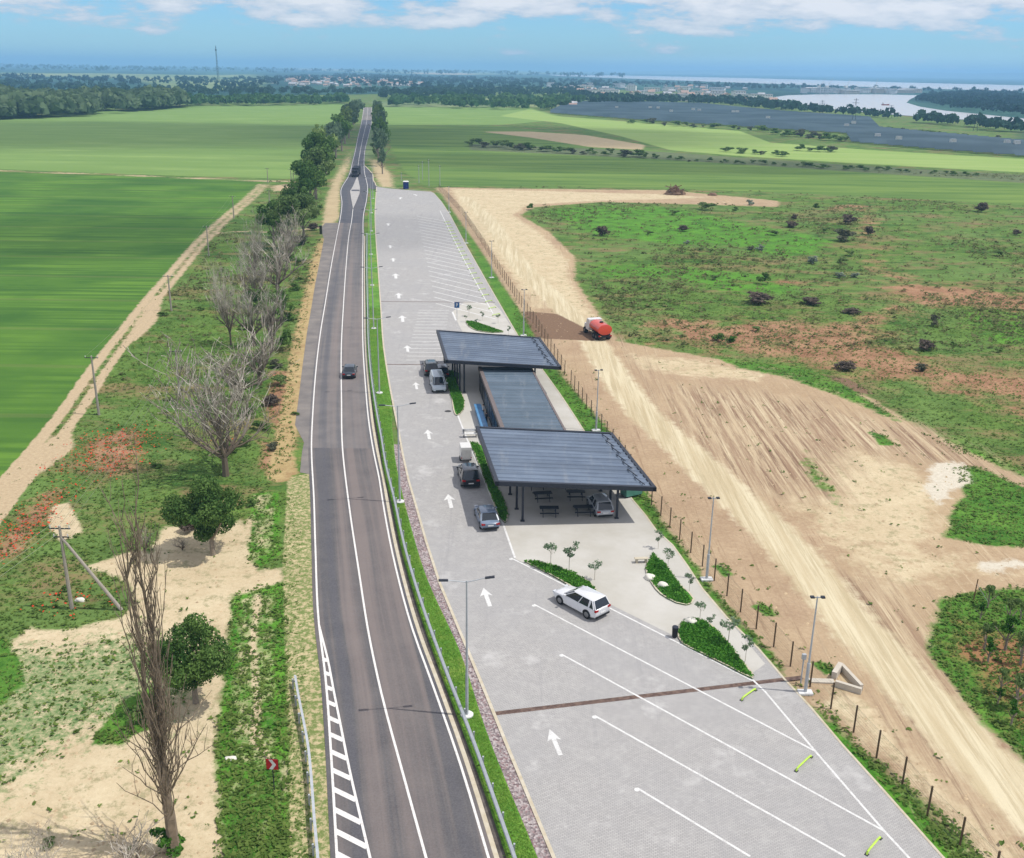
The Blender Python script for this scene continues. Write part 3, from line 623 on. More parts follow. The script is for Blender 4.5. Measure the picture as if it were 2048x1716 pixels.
for tail, head in (((1121, 1513), (1099, 1461)), ((980, 1215), (967, 1178)), ((903, 1018), (896, 990)), ((859, 880), (855, 861)), ((834, 780), (831, 766)), ((816, 705), (814, 692)), ((806, 645), (804, 632)), ((798, 598), (797, 587)), ((792, 558), (791, 548)), ((787, 524), (786, 517)), ((781, 497), (780, 491)), ((777, 452), (776, 447)), ((800, 399), (802, 395)), ((834, 392), (828, 389))):
    a, b = G(*tail)[:2], G(*head)[:2]; L = np.hypot(*(b - a)); arrow(tail[0], tail[1], max(L, 1.8), head)
# manhole lids in the paving
m_iron = simple('cast_iron', (84, 82, 82), .6, .4)
for i, (px, py) in enumerate([(896, 824)]):
    p = G(px, py); mb = MB(); mb.prism([(p[0] + .42 * math.cos(a * PI / 10), p[1] + .42 * math.sin(a * PI / 10)) for a in range(20)], .10, .1065)
    tag(mb.build('manhole_cover', m_iron), 'round iron manhole cover %s' % 'below the silver van by the green strip', 'manhole cover', 'manhole covers in the paving')
# plaza strips round the building
st(sheet('plaza', [G(*p) for p in [(905, 625), (925, 665), (890, 745), (893, 762), (917, 836), (935, 882), (957, 933), (980, 990), (1008, 1055), (1031, 1120), (1190, 1196), (1360, 1280), (1500, 1352), (1530, 1330), (1455, 1240), (1404, 1181), (1375, 1136), (1345, 1094), (1312, 1064), (1289, 1032), (1265, 1004), (1168, 865), (1117, 787), (1035, 673), (1000, 620), (985, 606), (930, 604)]], .104, m_plaza))
# planted islands
t = NT('island_planting'); a = t.noise(1.6, 7, .8); b2 = t.noise(.5, 4, .7)
c = t.mix(t.rng(a, .42, .58), ALB(38, 96, 26), ALB(92, 160, 46)); c = t.mix(t.rng(b2, .6, .72, 0, .8), c, ALB(150, 110, 78)); t.base(c); t.bump(a, .8, .1); m_plant = t.mat
ISL = {'a': [(1050, 1126), (1075, 1127), (1110, 1136), (1145, 1149), (1180, 1170), (1195, 1194), (1165, 1186), (1110, 1157)],
       'b': [(1306, 1112), (1330, 1133), (1352, 1165), (1382, 1210), (1372, 1213), (1335, 1200), (1300, 1163), (1292, 1140)],
       'c': [(1362, 1250), (1380, 1241), (1408, 1246), (1440, 1272), (1470, 1310), (1505, 1360), (1460, 1338), (1400, 1308), (1365, 1290), (1356, 1268)],
       'd': [(932, 645), (945, 645), (975, 655), (1006, 666), (985, 667), (955, 663), (938, 654)],
       'e': [(940, 887), (955, 890), (972, 925), (985, 960), (1005, 1000), (1015, 1030), (1010, 1048), (1002, 1040), (985, 1000), (960, 935)],
       'f': [(893, 745), (905, 745), (915, 775), (928, 805), (926, 822), (917, 832), (902, 792), (893, 765)]}
for k, P in ISL.items():
    W = dense(np.array([G(*p)[:2] for p in P + [P[0]]]), 1.0)[:-1]; st(sheet('planting_bed', W, .20, m_plant, .2))
    st(strip('bed_kerb', np.r_[W, W[:1]], .14, .212, m_kerb))

# ------------------------------------------------------------------ station building and the two canopies
m_steel = simple('dark_steel', (58, 62, 72), .5, .3); m_galv = simple('galvanised_steel', (188, 193, 198), .5, .15, .12)
m_white = simple('white_enamel', (235, 235, 233), .4); m_wood = simple('brown_timber', (120, 88, 66), .8)
def roofmat(name, a, b):
    t = NT(name); n1 = t.noise(.35, 5, .6); stn = t.noise(1.0, 6, .7, t.map(t.pos(), (.9, .12, 1), (0, 0, .1))); pv = t.noise(1.0, 1, .5, t.map(t.pos(), (.02, .9, 1), (0, 0, -.09))); t.base(t.mix(t.rng(stn, .55, .7, 0, .35), t.mix(t.rng(pv, .4, .6, 0, .5), t.mix(t.rng(n1, .35, .65), ALB(*a), ALB(*b)), ALB(*[v * .84 for v in a])), ALB(150, 154, 158))); t.b.inputs['Roughness'].default_value = .55; t.b.inputs['Metallic'].default_value = 0
    t.b.inputs['Specular IOR Level'].default_value = .35; t.bump(t.noise(.7, 3, .5), .1, .05); return t.mat
m_roof = roofmat('roof_sheet', (104, 118, 138), (120, 134, 153)); m_roofm = roofmat('middle_roof_sheet', (88, 106, 122), (104, 120, 136))
t = NT('dark_glass'); t.base((.012, .018, .026, 1)); t.set(Roughness=.06); t.b.inputs['Specular IOR Level'].default_value = .75; m_glass = t.mat
t = NT('blue_glass'); t.base((.05, .14, .26, 1)); t.set(Roughness=.12); t.b.inputs['Specular IOR Level'].default_value = .9; m_bglass = t.mat
t = NT('facade_panel'); t.base(t.mix(t.rng(t.noise(1.0, 4, .6), .4, .6), ALB(70, 66, 66), ALB(92, 86, 84))); m_fac = t.mat
def canopy(label, FL, FR, BR, BL, cols):
    FL, FR, BR, BL = [np.array(p, float) for p in (FL, FR, BR, BL)]
    c = (FL + FR + BL + BR) / 4
    r = thing('canopy', label, 'canopy', (c[0], c[1], 0), 0, 'open canopies of the rest stop'); L = lambda p: np.array(p) - np.array([c[0], c[1], 0])
    FL, FR, BR, BL = L(FL), L(FR), L(BR), L(BL)
    def S(u, v, dz=0): p = (FL * (1 - u) + FR * u) * (1 - v) + (BL * (1 - u) + BR * u) * v; return (p[0], p[1], p[2] + dz)
    # ribbed sheet: seams run across, pitch about a metre
    prof = []; n = 15
    for k in range(n):
        v0, v1 = k / n, (k + 1) / n; d = (v1 - v0)
        prof += [(v0, 0), (v0 + d * .06, .09), (v0 + d * .16, .09), (v0 + d * .24, 0), (v0 + d * .7, -.03)]
    prof.append((1, 0)); mb = MB()
    for a, b in zip(prof, prof[1:]): mb.quad(S(0, a[0], a[1]), S(1, a[0], a[1]), S(1, b[0], b[1]), S(0, b[0], b[1]))
    mb.build('roof_sheet', m_roof, r)
    # fascia all round, soffit
    mb = MB(); e = .012
    for (u0, v0, u1, v1) in ((-e, -e, 1 + e, -e), (1 + e, -e, 1 + e, 1 + e), (1 + e, 1 + e, -e, 1 + e), (-e, 1 + e, -e, -e)):
        du, dv = (-e * 2.0 if u0 > .5 and u1 > .5 else e * 2.0 if u0 < .5 and u1 < .5 else 0), (e * 2.0 if v0 < .5 and v1 < .5 else -e * 2.0 if v0 > .5 and v1 > .5 else 0)
        mb.loft([[S(u0, v0, .10), S(u0, v0, -.32), S(u0 + du, v0 + dv, -.32), S(u0 + du, v0 + dv, .10)], [S(u1, v1, .10), S(u1, v1, -.32), S(u1 + du, v1 + dv, -.32), S(u1 + du, v1 + dv, .10)]])
    mb.build('fascia', m_steel, r)
    mb = MB(); mb.quad(S(0, 0, -.24), S(0, 1, -.24), S(1, 1, -.24), S(1, 0, -.24)); mb.build('soffit', simple('soffit_panel', (96, 98, 104), .8) if 'soffit_panel' not in bpy.data.materials else bpy.data.materials['soffit_panel'], r)
    # snow guards: short dark rails stepping down the low side
    for k in range(7):
        v0 = .02 + k * .137; mb = MB(); u = .925 - .006 * (k % 2)
        p, q = S(u + .018, v0, .16), S(u - .012 , v0 + .12, .16); mb.tube(p, q, .05, .05, 5); mb.tube(S(u + .012, v0 + .02, 0), S(u + .012, v0 + .02, .16), .03, .03, 4); mb.tube(S(u - .008, v0 + .1, 0), S(u - .008, v0 + .1, .16), .03, .03, 4)
        mb.build('snow_guard', m_steel, r)
    for (x, y) in cols:
        # underside height at this point (plane through corners)
        A = np.array([[FL[0], FL[1], 1], [FR[0], FR[1], 1], [BL[0], BL[1], 1]]); co = np.linalg.solve(A, np.array([FL[2], FR[2], BL[2]]))
        lx, ly = x - c[0], y - c[1]; z = co @ np.array([lx, ly, 1]) - .26
        mb = MB(); mb.box(lx - .11, lx + .11, ly - .11, ly + .11, .10, z); mb.box(lx - .2, lx + .2, ly - .2, ly + .2, .105, .14); mb.build('column', m_steel, r)
    return r
NC = [(1.1, 86.0), (.55, 88.7), (-.1, 92.2), (-.7, 96.0), (10.0, 86.9), (9.6, 89.6), (9.0, 93.4), (8.4, 97.0), (5.4, 97.2)]
canopy('large dark grey ribbed canopy nearest the camera, picnic tables and a silver hatchback beneath', (-1.3, 84.5, 4.65), (13.2, 85.8, 3.75), (10.5, 100.3, 3.75), (-3.6, 99.1, 4.65), NC)
FC = [(-6.9, 125.9), (-7.4, 128.9), (-7.9, 132.0), (-8.4, 135.2), (2.9, 126.7), (2.4, 129.8), (1.9, 133.5), (1.5, 137.0), (-6.3, 122.9 + 2.6)]
canopy('smaller looking far canopy with grey ribbed roof, behind the silver van and building', (-8.5, 124.5, 4.65), (6.1, 125.3, 3.75), (3.7, 140.0, 3.75), (-10.8, 139.9, 4.65), FC)
# building between them, axis along the canopies
bz = 3.05; a0 = np.array([-.75, 99.6]); a1 = np.array([-4.55, 126.8]); ax = (a1 - a0) / np.hypot(*(a1 - a0)); nx = np.array([ax[1], -ax[0]])
LB, WB = float(np.hypot(*(a1 - a0))), 7.0
bld = thing('service_building', 'long low service building with ribbed grey roof and blue glazing between the canopies', 'building', (a0[0], a0[1], 0), math.atan2(ax[1], ax[0]))
# local: +x along the axis (away), local y to the left (west is +y), east is -y
mb = MB(); mb.box(.1, LB - .1, -WB + .1, -.12, .10, bz - .12); mb.build('wall', m_fac, bld)
mb = MB(); n = 27
for k in range(n):
    x0, x1 = k * LB / n, (k + 1) * LB / n; d = x1 - x0
    for (p, h), (q, g) in zip([(0, 0), (.07, .07), (.15, .07), (.22, 0)], [(.07, .07), (.15, .07), (.22, 0), (1, 0)]):
        mb.quad((x0 + p * d, -.45, bz + .12 + h), (x0 + p * d, -WB + .2, bz + h), (x0 + q * d, -WB + .2, bz + g), (x0 + q * d, -.45, bz + .12 + g))
roof = mb.build('roof', m_roofm, bld)
mb = MB(); mb.box(-.05, LB + .05, -.44, .0, bz - .28, bz + .20); mb.box(-.05, LB + .05, -WB - .05, -WB + .19, bz - .30, bz + .06); mb.build('parapet', simple('parapet_cladding', (118, 108, 106), .7), bld)
for k in range(9):
    x0 = 2.0 + k * 2.55; mt = m_bglass if k in (2, 3, 4, 5, 6) else m_glass
    mb = MB(); mb.box(x0, x0 + 2.2, -.11, -.04, .45, 2.55); w = mb.build('window', mt, bld)
    mb = MB(); mb.box(x0 - .06, x0, -.11, 0.0, .4, 2.6); mb.box(x0 + 2.2, x0 + 2.26, -.11, 0.0, .4, 2.6); mb.box(x0, x0 + 2.2, -.11, 0.0, 2.55, 2.6); mb.box(x0, x0 + 2.2, -.11, 0.0, .4, .45); mb.box(x0 + 1.07, x0 + 1.13, -.10, -.01, .45, 2.55); mb.build('frame', m_steel, w)
mb = MB(); mb.box(.9, 1.85, -.11, -.03, .12, 2.3); dr = mb.build('door', m_wood, bld); mb = MB(); mb.box(1.7, 1.76, -.03, .03, 1.0, 1.2); mb.build('handle', m_galv, dr)
# blue serving counter shelf along the glazing
def bl(u, v, z=0): p = a0 + ax * u + nx * v; return (p[0], p[1], z)
t = NT('blue_laminate'); t.base(t.mix(t.rng(t.noise(1.5, 4, .6), .4, .6), ALB(72, 128, 176), ALB(92, 150, 196))); t.set(Roughness=.3); m_blue = t.mat
ct = thing('counter', 'long blue counter along the glazed west wall of the service building', 'counter', bl(12.5, -1.0, .105), math.atan2(ax[1], ax[0]))
mb = MB(); mb.box(-6.2, 6.2, -.42, .42, .86, .92); mb.build('counter_top', m_blue, ct); mb = MB(); mb.box(-6.0, 6.0, -.3, .3, 0, .86); mb.build('counter_front', m_blue, ct)

# ------------------------------------------------------------------ people
def person(name, label, loc, rz, top, legs, hair, h=1.74, bend=0.0):
    root = thing(name, label, 'person', loc, rz); s = h / 1.74
    J = {'pel': (0, 0, .95), 'w': (0, .01, 1.10), 'ch': (0, .02 + bend * .5, 1.32), 'nk': (0, .03 + bend, 1.49), 'hd': (0, .045 + bend * 1.1, 1.60), 'tp': (0, .05 + bend * 1.1, 1.70),
         'hl': (.1, 0, .90), 'kl': (.115, .05, .50), 'al': (.12, .0, .09), 'tl': (.12, .15, .035), 'hr': (-.1, 0, .90), 'kr': (-.115, -.02, .50), 'ar': (-.12, -.07, .09), 'tr': (-.12, .08, .035),
         'sl': (.185, .02 + bend, 1.42), 'el': (.235, .06 + bend, 1.15), 'wl': (.20, .24 + bend, 1.0), 'fl': (.19, .33 + bend, .98), 'sr': (-.185, .02 + bend, 1.42), 'er': (-.24, .02 + bend, 1.15), 'wr': (-.25, .10 + bend, .90), 'fr': (-.25, .13 + bend, .81)}
    Rr = {'pel': .145, 'w': .125, 'ch': .15, 'nk': .058, 'hd': .085, 'tp': .075, 'hl': .088, 'kl': .058, 'al': .042, 'tl': .035, 'hr': .088, 'kr': .058, 'ar': .042, 'tr': .035, 'sl': .06, 'el': .042, 'wl': .03, 'fl': .032, 'sr': .06, 'er': .042, 'wr': .03, 'fr': .032}
    E = [('pel', 'w'), ('w', 'ch'), ('ch', 'nk'), ('nk', 'hd'), ('hd', 'tp'), ('pel', 'hl'), ('hl', 'kl'), ('kl', 'al'), ('al', 'tl'), ('pel', 'hr'), ('hr', 'kr'), ('kr', 'ar'), ('ar', 'tr'), ('ch', 'sl'), ('sl', 'el'), ('el', 'wl'), ('wl', 'fl'), ('ch', 'sr'), ('sr', 'er'), ('er', 'wr'), ('wr', 'fr')]
    # fingers: five short chains from each palm
    for sd, pal in (('l', J['fl']), ('r', J['fr'])):
        w = J['wl'] if sd == 'l' else J['wr']; d = Vector(pal) - Vector(w); d.normalize(); q = d.cross(Vector((0, 0, 1))).normalized()
        for i, (o, ln) in enumerate(((-.03, .055), (-.01, .065), (.01, .062), (.03, .05))):
            b = Vector(pal) + q * o + d * .02; m_ = b + d * ln * .6; e_ = m_ + d * ln * .35 + Vector((0, 0, -.015))
            J['%sa%d' % (sd, i)] = b; J['%sb%d' % (sd, i)] = m_; J['%sc%d' % (sd, i)] = e_
            for kk in 'abc': Rr['%s%s%d' % (sd, kk, i)] = .009
            E += [('f' + sd, '%sa%d' % (sd, i)), ('%sa%d' % (sd, i), '%sb%d' % (sd, i)), ('%sb%d' % (sd, i), '%sc%d' % (sd, i))]
        b = Vector(pal) - q * .035 - d * .01; J[sd + 't1'] = b; J[sd + 't2'] = b - q * .025 + d * .035; Rr[sd + 't1'] = .011; Rr[sd + 't2'] = .01; E += [('f' + sd, sd + 't1'), (sd + 't1', sd + 't2')]
    ks = list(J); me = bpy.data.meshes.new('body'); me.from_pydata([tuple(Vector(J[k]) * s) for k in ks], [(ks.index(a), ks.index(b)) for a, b in E], [])
    o = bpy.data.objects.new('body', me); COL.objects.link(o); o.parent = root
    md = o.modifiers.new('Skin', 'SKIN'); md.use_smooth_shade = True
    for k, v in zip(ks, me.skin_vertices[0].data): r = Rr[k] * s; v.radius = (r * (1.25 if k in ('ch', 'pel', 'w') else 1), r * (.8 if k in ('ch', 'pel', 'w') else 1)); v.use_root = (k == 'pel')
    sb = o.modifiers.new('Subdivision', 'SUBSURF'); sb.levels = 1; sb.render_levels = 1
    t = NT(name + '_skin_and_cloth'); z = t.n('ShaderNodeSeparateXYZ'); t.l(t.objc(), z.inputs[0])
    skin = ALB(198, 152, 124); c = t.mix(t.m('GREATER_THAN', z.outputs[2], 1.0 * s), ALB(*legs), ALB(*top)); c = t.mix(t.m('GREATER_THAN', z.outputs[2], 1.49 * s), c, skin)
    armx = t.m('GREATER_THAN', t.m('ABSOLUTE', z.outputs[0]), .175 * s); low = t.m('LESS_THAN', z.outputs[2], 1.18 * s); hi = t.m('GREATER_THAN', z.outputs[2], .7 * s)
    c = t.mix(t.m('MULTIPLY', t.m('MULTIPLY', armx, low), hi), c, skin); c = t.mix(t.m('LESS_THAN', z.outputs[2], .075 * s), c, ALB(40, 38, 40)); t.base(c); me.materials.append(t.mat)
    # hair and face features
    mb = MB(); hx, hy, hz = [v * s for v in J['hd']]; R_ = .1 * s; rings = []
    for a in np.linspace(0.05, PI * .56, 6): rings.append([(hx + R_ * math.sin(a) * math.cos(b), hy - .012 * s + R_ * 1.08 * math.sin(a) * math.sin(b), hz + .035 * s + R_ * 1.1 * math.cos(a)) for b in np.linspace(0, 2 * PI, 13)[:-1]])
    mb.loft(rings); mb.build('hair', simple(name + '_hair', hair, .9), root, smooth=True)
    fm = simple(name + '_face', (190, 144, 116)); mb = MB(); mb.tube((0, hy + .085 * s, hz - .01), (0, hy + .108 * s, hz - .02), .014 * s, .01 * s, 6); mb.build('nose', fm, root)
    for q in (-1, 1): mb = MB(); mb.tube((q * .075 * s, hy, hz), (q * .095 * s, hy, hz), .022 * s, .018 * s, 6); mb.build('ear', fm, root)
    em = simple(name + '_eye', (60, 40, 40))
    for sx_ in (-.03, .03): mb = MB(); mb.box((sx_ - .01) * s, (sx_ + .01) * s, hy + .078 * s, hy + .09 * s, hz + .008, hz + .018); mb.build('eye', em, root)
    mb = MB(); mb.box(-.022 * s, .022 * s, hy + .076 * s, hy + .087 * s, hz - .056, hz - .049); mb.build('mouth', em, root)
    return root
pp = G(975, 853); person('person', 'person in dark clothes standing at the blue counter beside the building', (pp[0] - .15, pp[1], .105), math.radians(-60), (34, 36, 44), (44, 46, 56), (50, 38, 32))
pp = G(970, 840); person('person', 'person in a white shirt behind the one in dark clothes at the counter', (pp[0] - .25, pp[1] + .6, .105), math.radians(-100), (232, 230, 226), (60, 62, 76), (70, 50, 38))

# ------------------------------------------------------------------ picnic tables
tb = thing('picnic_table', 'x', 'picnic table', (0, 0, 0), 0, 'picnic tables under the near canopy')
mb = MB()
for k in range(5): mb.box(-.9, .9, -.37 + k * .15, -.24 + k * .15, .72, .76)
mb.build('table_top', m_steel, tb)
for s in (-1, 1):
    mb = MB()
    for k in range(2): mb.box(-.9, .9, s * .72 - .13 + k * .135, s * .72 - .005 + k * .135, .42, .455)
    mb.build('bench_seat', m_steel, tb)
for s in (-1, 1):
    mb = MB(); mb.tube((s * .6, -.75, 0), (s * .6, -.25, .72), .035, n=5); mb.tube((s * .6, .75, 0), (s * .6, .25, .72), .035, n=5); mb.tube((s * .6, -.8, .40), (s * .6, .8, .40), .03, n=5); mb.build('leg', m_steel, tb)
tl = [(1098, 1031, 'front left'), (1166, 1029, 'front right'), (1085, 1001, 'middle left'), (1151, 998, 'middle right beside the hatchback'), (1073, 977, 'back left'), (1139, 976, 'back right')]
for i, (px, py, w) in enumerate(tl):
    o = tb if i == 0 else copy_tree(tb); p = G(px, py); o.location = (p[0], p[1], .108); o.rotation_euler.z = math.radians(6 + (i * 37 % 11) - 5)
    o['label'] = 'dark steel picnic table under the near canopy, %s of six' % w

# ------------------------------------------------------------------ street lamps on the verge (double arm) and by the fence (mast)
def ordn(i): return ['nearest', 'second', 'third', 'fourth', 'fifth', 'sixth', 'seventh', 'eighth', 'ninth', 'tenth', 'eleventh', 'twelfth', '13th', '14th', '15th', '16th', '17th', '18th', '19th', '20th', '21st', '22nd', '23rd', '24th', '25th', '26th', '27th', '28th', '29th', '30th'][i] if i < 30 else '%dth' % (i + 1)
lamp = thing('street_lamp', 'x', 'street lamp', (0, 0, 0), 0, 'double armed street lamps along the verge')
mb = MB(); mb.tube((0, 0, .05), (0, 0, 3.2), .10, .10, 8); mb.tube((0, 0, 3.2), (0, 0, 9.9), .085, .05, 8); mb.build('pole', m_galv, lamp, smooth=True)
mb = MB(); mb.prism([(.42 * math.cos(a * PI / 8), .42 * math.sin(a * PI / 8)) for a in range(16)], 0, .10); mb.build('base', m_white, lamp)
for s in (-1, 1):
    mb = MB(); mb.tube((0, 0, 9.8), (s * 1.25, s * .12, 10.02), .035, .03, 6); am = mb.build('arm', m_galv, lamp)
    mb = MB(); mb.loft([[(s * 1.15, y_, z_) for y_, z_ in ((-.1 + s * .11, 9.97), (.1 + s * .11, 9.97), (.08 + s * .11, 10.06), (-.08 + s * .11, 10.06))], [(s * 1.75, y_, z_) for y_, z_ in ((-.13 + s * .16, 10.02), (.13 + s * .16, 10.02), (.1 + s * .16, 10.1), (-.1 + s * .16, 10.1))]]); mb.build('lamp_head', m_steel, am)
L0, L1 = G(934, 1432)[:2], G(800, 1005)[:2]; L2 = G(759, 787)[:2]; Ls = [L0, L1, L2]
yy = L2[1] + 34.2
while yy < 345: Ls.append(np.array([np.interp(yy, LAWN[0], (LAWN[1] + LAWN[2]) / 2), yy])); yy += 34.2
for i, p in enumerate(Ls):
    o = lamp if i == 0 else copy_tree(lamp); o.location = (p[0], p[1], .06); o.rotation_euler.z = math.radians([4, 8, 9][i] if i < 3 else 6)
    o['label'] = 'double armed grey street lamp on the grass verge, %s along the row' % ordn(i)
mast = thing('lamp_mast', 'x', 'lamp mast', (0, 0, 0), 0, 'lamp masts along the east fence')
mb = MB(); mb.tube((0, 0, .0), (0, 0, 2.4), .12, .12, 8); mb.tube((0, 0, 2.4), (0, 0, 7.5), .07, .045, 7); mb.build('pole', m_galv, mast, smooth=True)
mb = MB(); mb.box(-.35, .35, -.03, .03, 7.4, 7.46); fx = mb.build('crossbar', m_galv, mast)
for s in (-1, 1): mb = MB(); mb.box(s * .35 - .13, s * .35 + .13, -.16, .1, 7.42, 7.52); mb.build('floodlight', m_steel, fx)
mb = MB(); mb.box(-.5, .5, -.3, .3, 0, .18); mb.build('base', m_white, mast, bevel=.03)
ms = [(1610, 1387), (1413, 1160), (1192, 862), (1047, 672), (983, 556), (932, 487), (898, 425)]
for i, (px, py) in enumerate(ms):
    o = mast if i == 0 else copy_tree(mast); p = G(px, py); o.location = (p[0], p[1], 0.0); o.rotation_euler.z = .1 * i
    o['label'] = 'slim grey lamp mast with two floodlights by the east fence, %s along the row' % ordn(i)
p = G(1604, 1368); cb = thing('camera_post', 'short grey steel post standing beside the nearest lamp mast by the fence', 'post', (p[0] - .1, p[1], 0)); mb = MB(); mb.tube((0, 0, 0), (0, 0, 2.3), .05, .05, 6); mb.build('pole', m_galv, cb); mb = MB(); mb.box(-.14, .14, -.1, .1, 2.0, 2.4); mb.build('cabinet', m_galv, cb, bevel=.01)

# ------------------------------------------------------------------ east fence
fp = [(1914, 1690), (1855, 1632), (1810, 1577), (1762, 1527), (1720, 1478), (1679, 1437), (1643, 1398), (1574, 1326), (1542, 1288), (1513, 1259), (1484, 1228), (1458, 1197), (1433, 1167), (1390, 1115), (1367, 1090), (1348, 1066), (1331, 1045), (1314, 1022), (1297, 1004)]
FP = [G(2330, 2120)[:2]] + [G(*p)[:2] for p in fp] + [G(*p)[:2] for p in [(1245, 920), (1216, 880), (1172, 818), (1136, 760), (1072, 655), (1040, 610), (1003, 552), (962, 485), (925, 430), (896, 398), (876, 378)]]
fl = dense(np.array(FP), 1.0, False); dl = np.r_[0, np.cumsum(np.hypot(*np.diff(fl, axis=0).T))]
m_fence = simple('green_brown_fence_post', (96, 78, 60), .6); m_wire = simple('fence_wire', (88, 104, 92), .5, .4)
t = NT('wire_mesh'); t.base(ALB(74, 96, 84)); P = t.n('ShaderNodeTexCoord').outputs['Object']
tr_ = t.n('ShaderNodeBsdfTransparent'); mxs = t.n('ShaderNodeMixShader'); sp = t.n('ShaderNodeSeparateXYZ'); t.l(t.pos(), sp.inputs[0])
def grid(v, per, duty): return t.m('LESS_THAN', t.m('FRACT', t.m('DIVIDE', v, per)), duty)
hx = t.m('MAXIMUM', grid(sp.outputs[2], .2, .035), grid(sp.outputs[1], .1, .05)); t.l(hx, mxs.inputs[0]); t.l(tr_.outputs[0], mxs.inputs[1]); t.l(t.b.outputs[0], mxs.inputs[2]); t.l(mxs.outputs[0], t.out.inputs[0]); m_mesh = t.mat
def fence_run(label, d0_, d1_, step):
    c = [np.interp(d0_, dl, fl[:, k]) for k in (0, 1)]; r = thing('wire_fence', label, 'fence', (c[0], c[1], 0), 0, 'wire fence runs east of the lot'); pts = []
    d = d0_
    while d < d1_: pts.append((np.interp(d, dl, fl[:, 0]) - c[0], np.interp(d, dl, fl[:, 1]) - c[1])); d += step
    for x, y in pts: mb = MB(); mb.box(x - .045, x + .045, y - .045, y + .045, 0, 2.05); mb.build('post', m_fence, r)
    mb = MB()
    for a, b in zip(pts, pts[1:]):
        for z in (.1, 1.0, 1.9): mb.tube((*a, z), (*b, z), .008, .008, 3)
    mb.build('wire', m_wire, r)
    mb = MB()
    for a, b in zip(pts, pts[1:]): mb.quad((*a, .1), (*b, .1), (*b, 1.95), (*a, 1.95))
    mb.build('mesh_panel', m_mesh, r)
T = dl[-1]; dn_ = float(np.interp(-FP[19][1], -fl[:, 1][::-1], dl[::-1])) if False else dl[np.argmin(np.hypot(fl[:, 0] - FP[19][0], fl[:, 1] - FP[19][1]))]
db = dl[np.argmin(np.hypot(fl[:, 0] - FP[23][0], fl[:, 1] - FP[23][1]))]
fence_run('wire fence with brown posts between the near lot and the bare soil', 0, dn_ + .1, 2.62)
fence_run('wire fence behind the service building between the two canopies', dn_ + 2.6, db, 2.62)
fence_run('long green wire fence beside the far half of the paved lot', db + 2.6, T, 3.0)

# ------------------------------------------------------------------ guard rails
def guardrail(name, label, P, step, side, posts_max=98):
    dd = np.r_[0, np.cumsum(np.hypot(*np.diff(P, axis=0).T))]; r = thing(name, label, 'guard rail', (P[0, 0], P[0, 1], 0)); Q = P - P[0]
    nrm = lambda i: offset(P, side)[i] - P[i]
    O = offset(P, side) - P
    prof = [(-.06, .42), (.06, .48), (-.02, .56), (-.02, .60), (.06, .68), (-.1, .76)]
    v = []; n = len(P)
    for i in range(n):
        for u, z in prof: v.append((Q[i, 0] - O[i, 0] * u, Q[i, 1] - O[i, 1] * u, z))
    f = [(i * 6 + k, (i + 1) * 6 + k, (i + 1) * 6 + k + 1, i * 6 + k + 1) for i in range(n - 1) for k in range(5)]
    mesh_obj('rail', v, f, m_galv, r); d = .5; k = 0
    while d < dd[-1] and k < posts_max:
        i = int(np.searchsorted(dd, d)); i = min(i, n - 1); x = np.interp(d, dd, Q[:, 0]); y = np.interp(d, dd, Q[:, 1]); ox, oy = O[i]
        mb = MB(); cx_, cy_ = x + ox * .22, y + oy * .22; mb.box(cx_ - .05, cx_ + .05, cy_ - .06, cy_ + .06, 0, .76); mb.box(min(x, cx_), max(x, cx_) + .001, cy_ - .03, cy_ + .03, .52, .62)
        po = mb.build('post', m_galv, r); d += step; k += 1
    return r
gp = np.c_[grx[:, 0] + .35, yg]; gp = gp[(gp[:, 1] > 24)]; gp = dense(gp, 1.5, True)
guardrail('guard_rail', 'long galvanised guard rail curving between the road and the grass verge', gp, 2.5, 1)
G2 = spline([(592, 1368), (597, 1400), (607, 1450), (618, 1510), (625, 1580), (630, 1650), (636, 1716), (650, 1900), (680, 2200)], 1.5)
guardrail('guard_rail', 'short galvanised guard rail on the dry verge at the lower left roadside', G2, 2.0, 1)

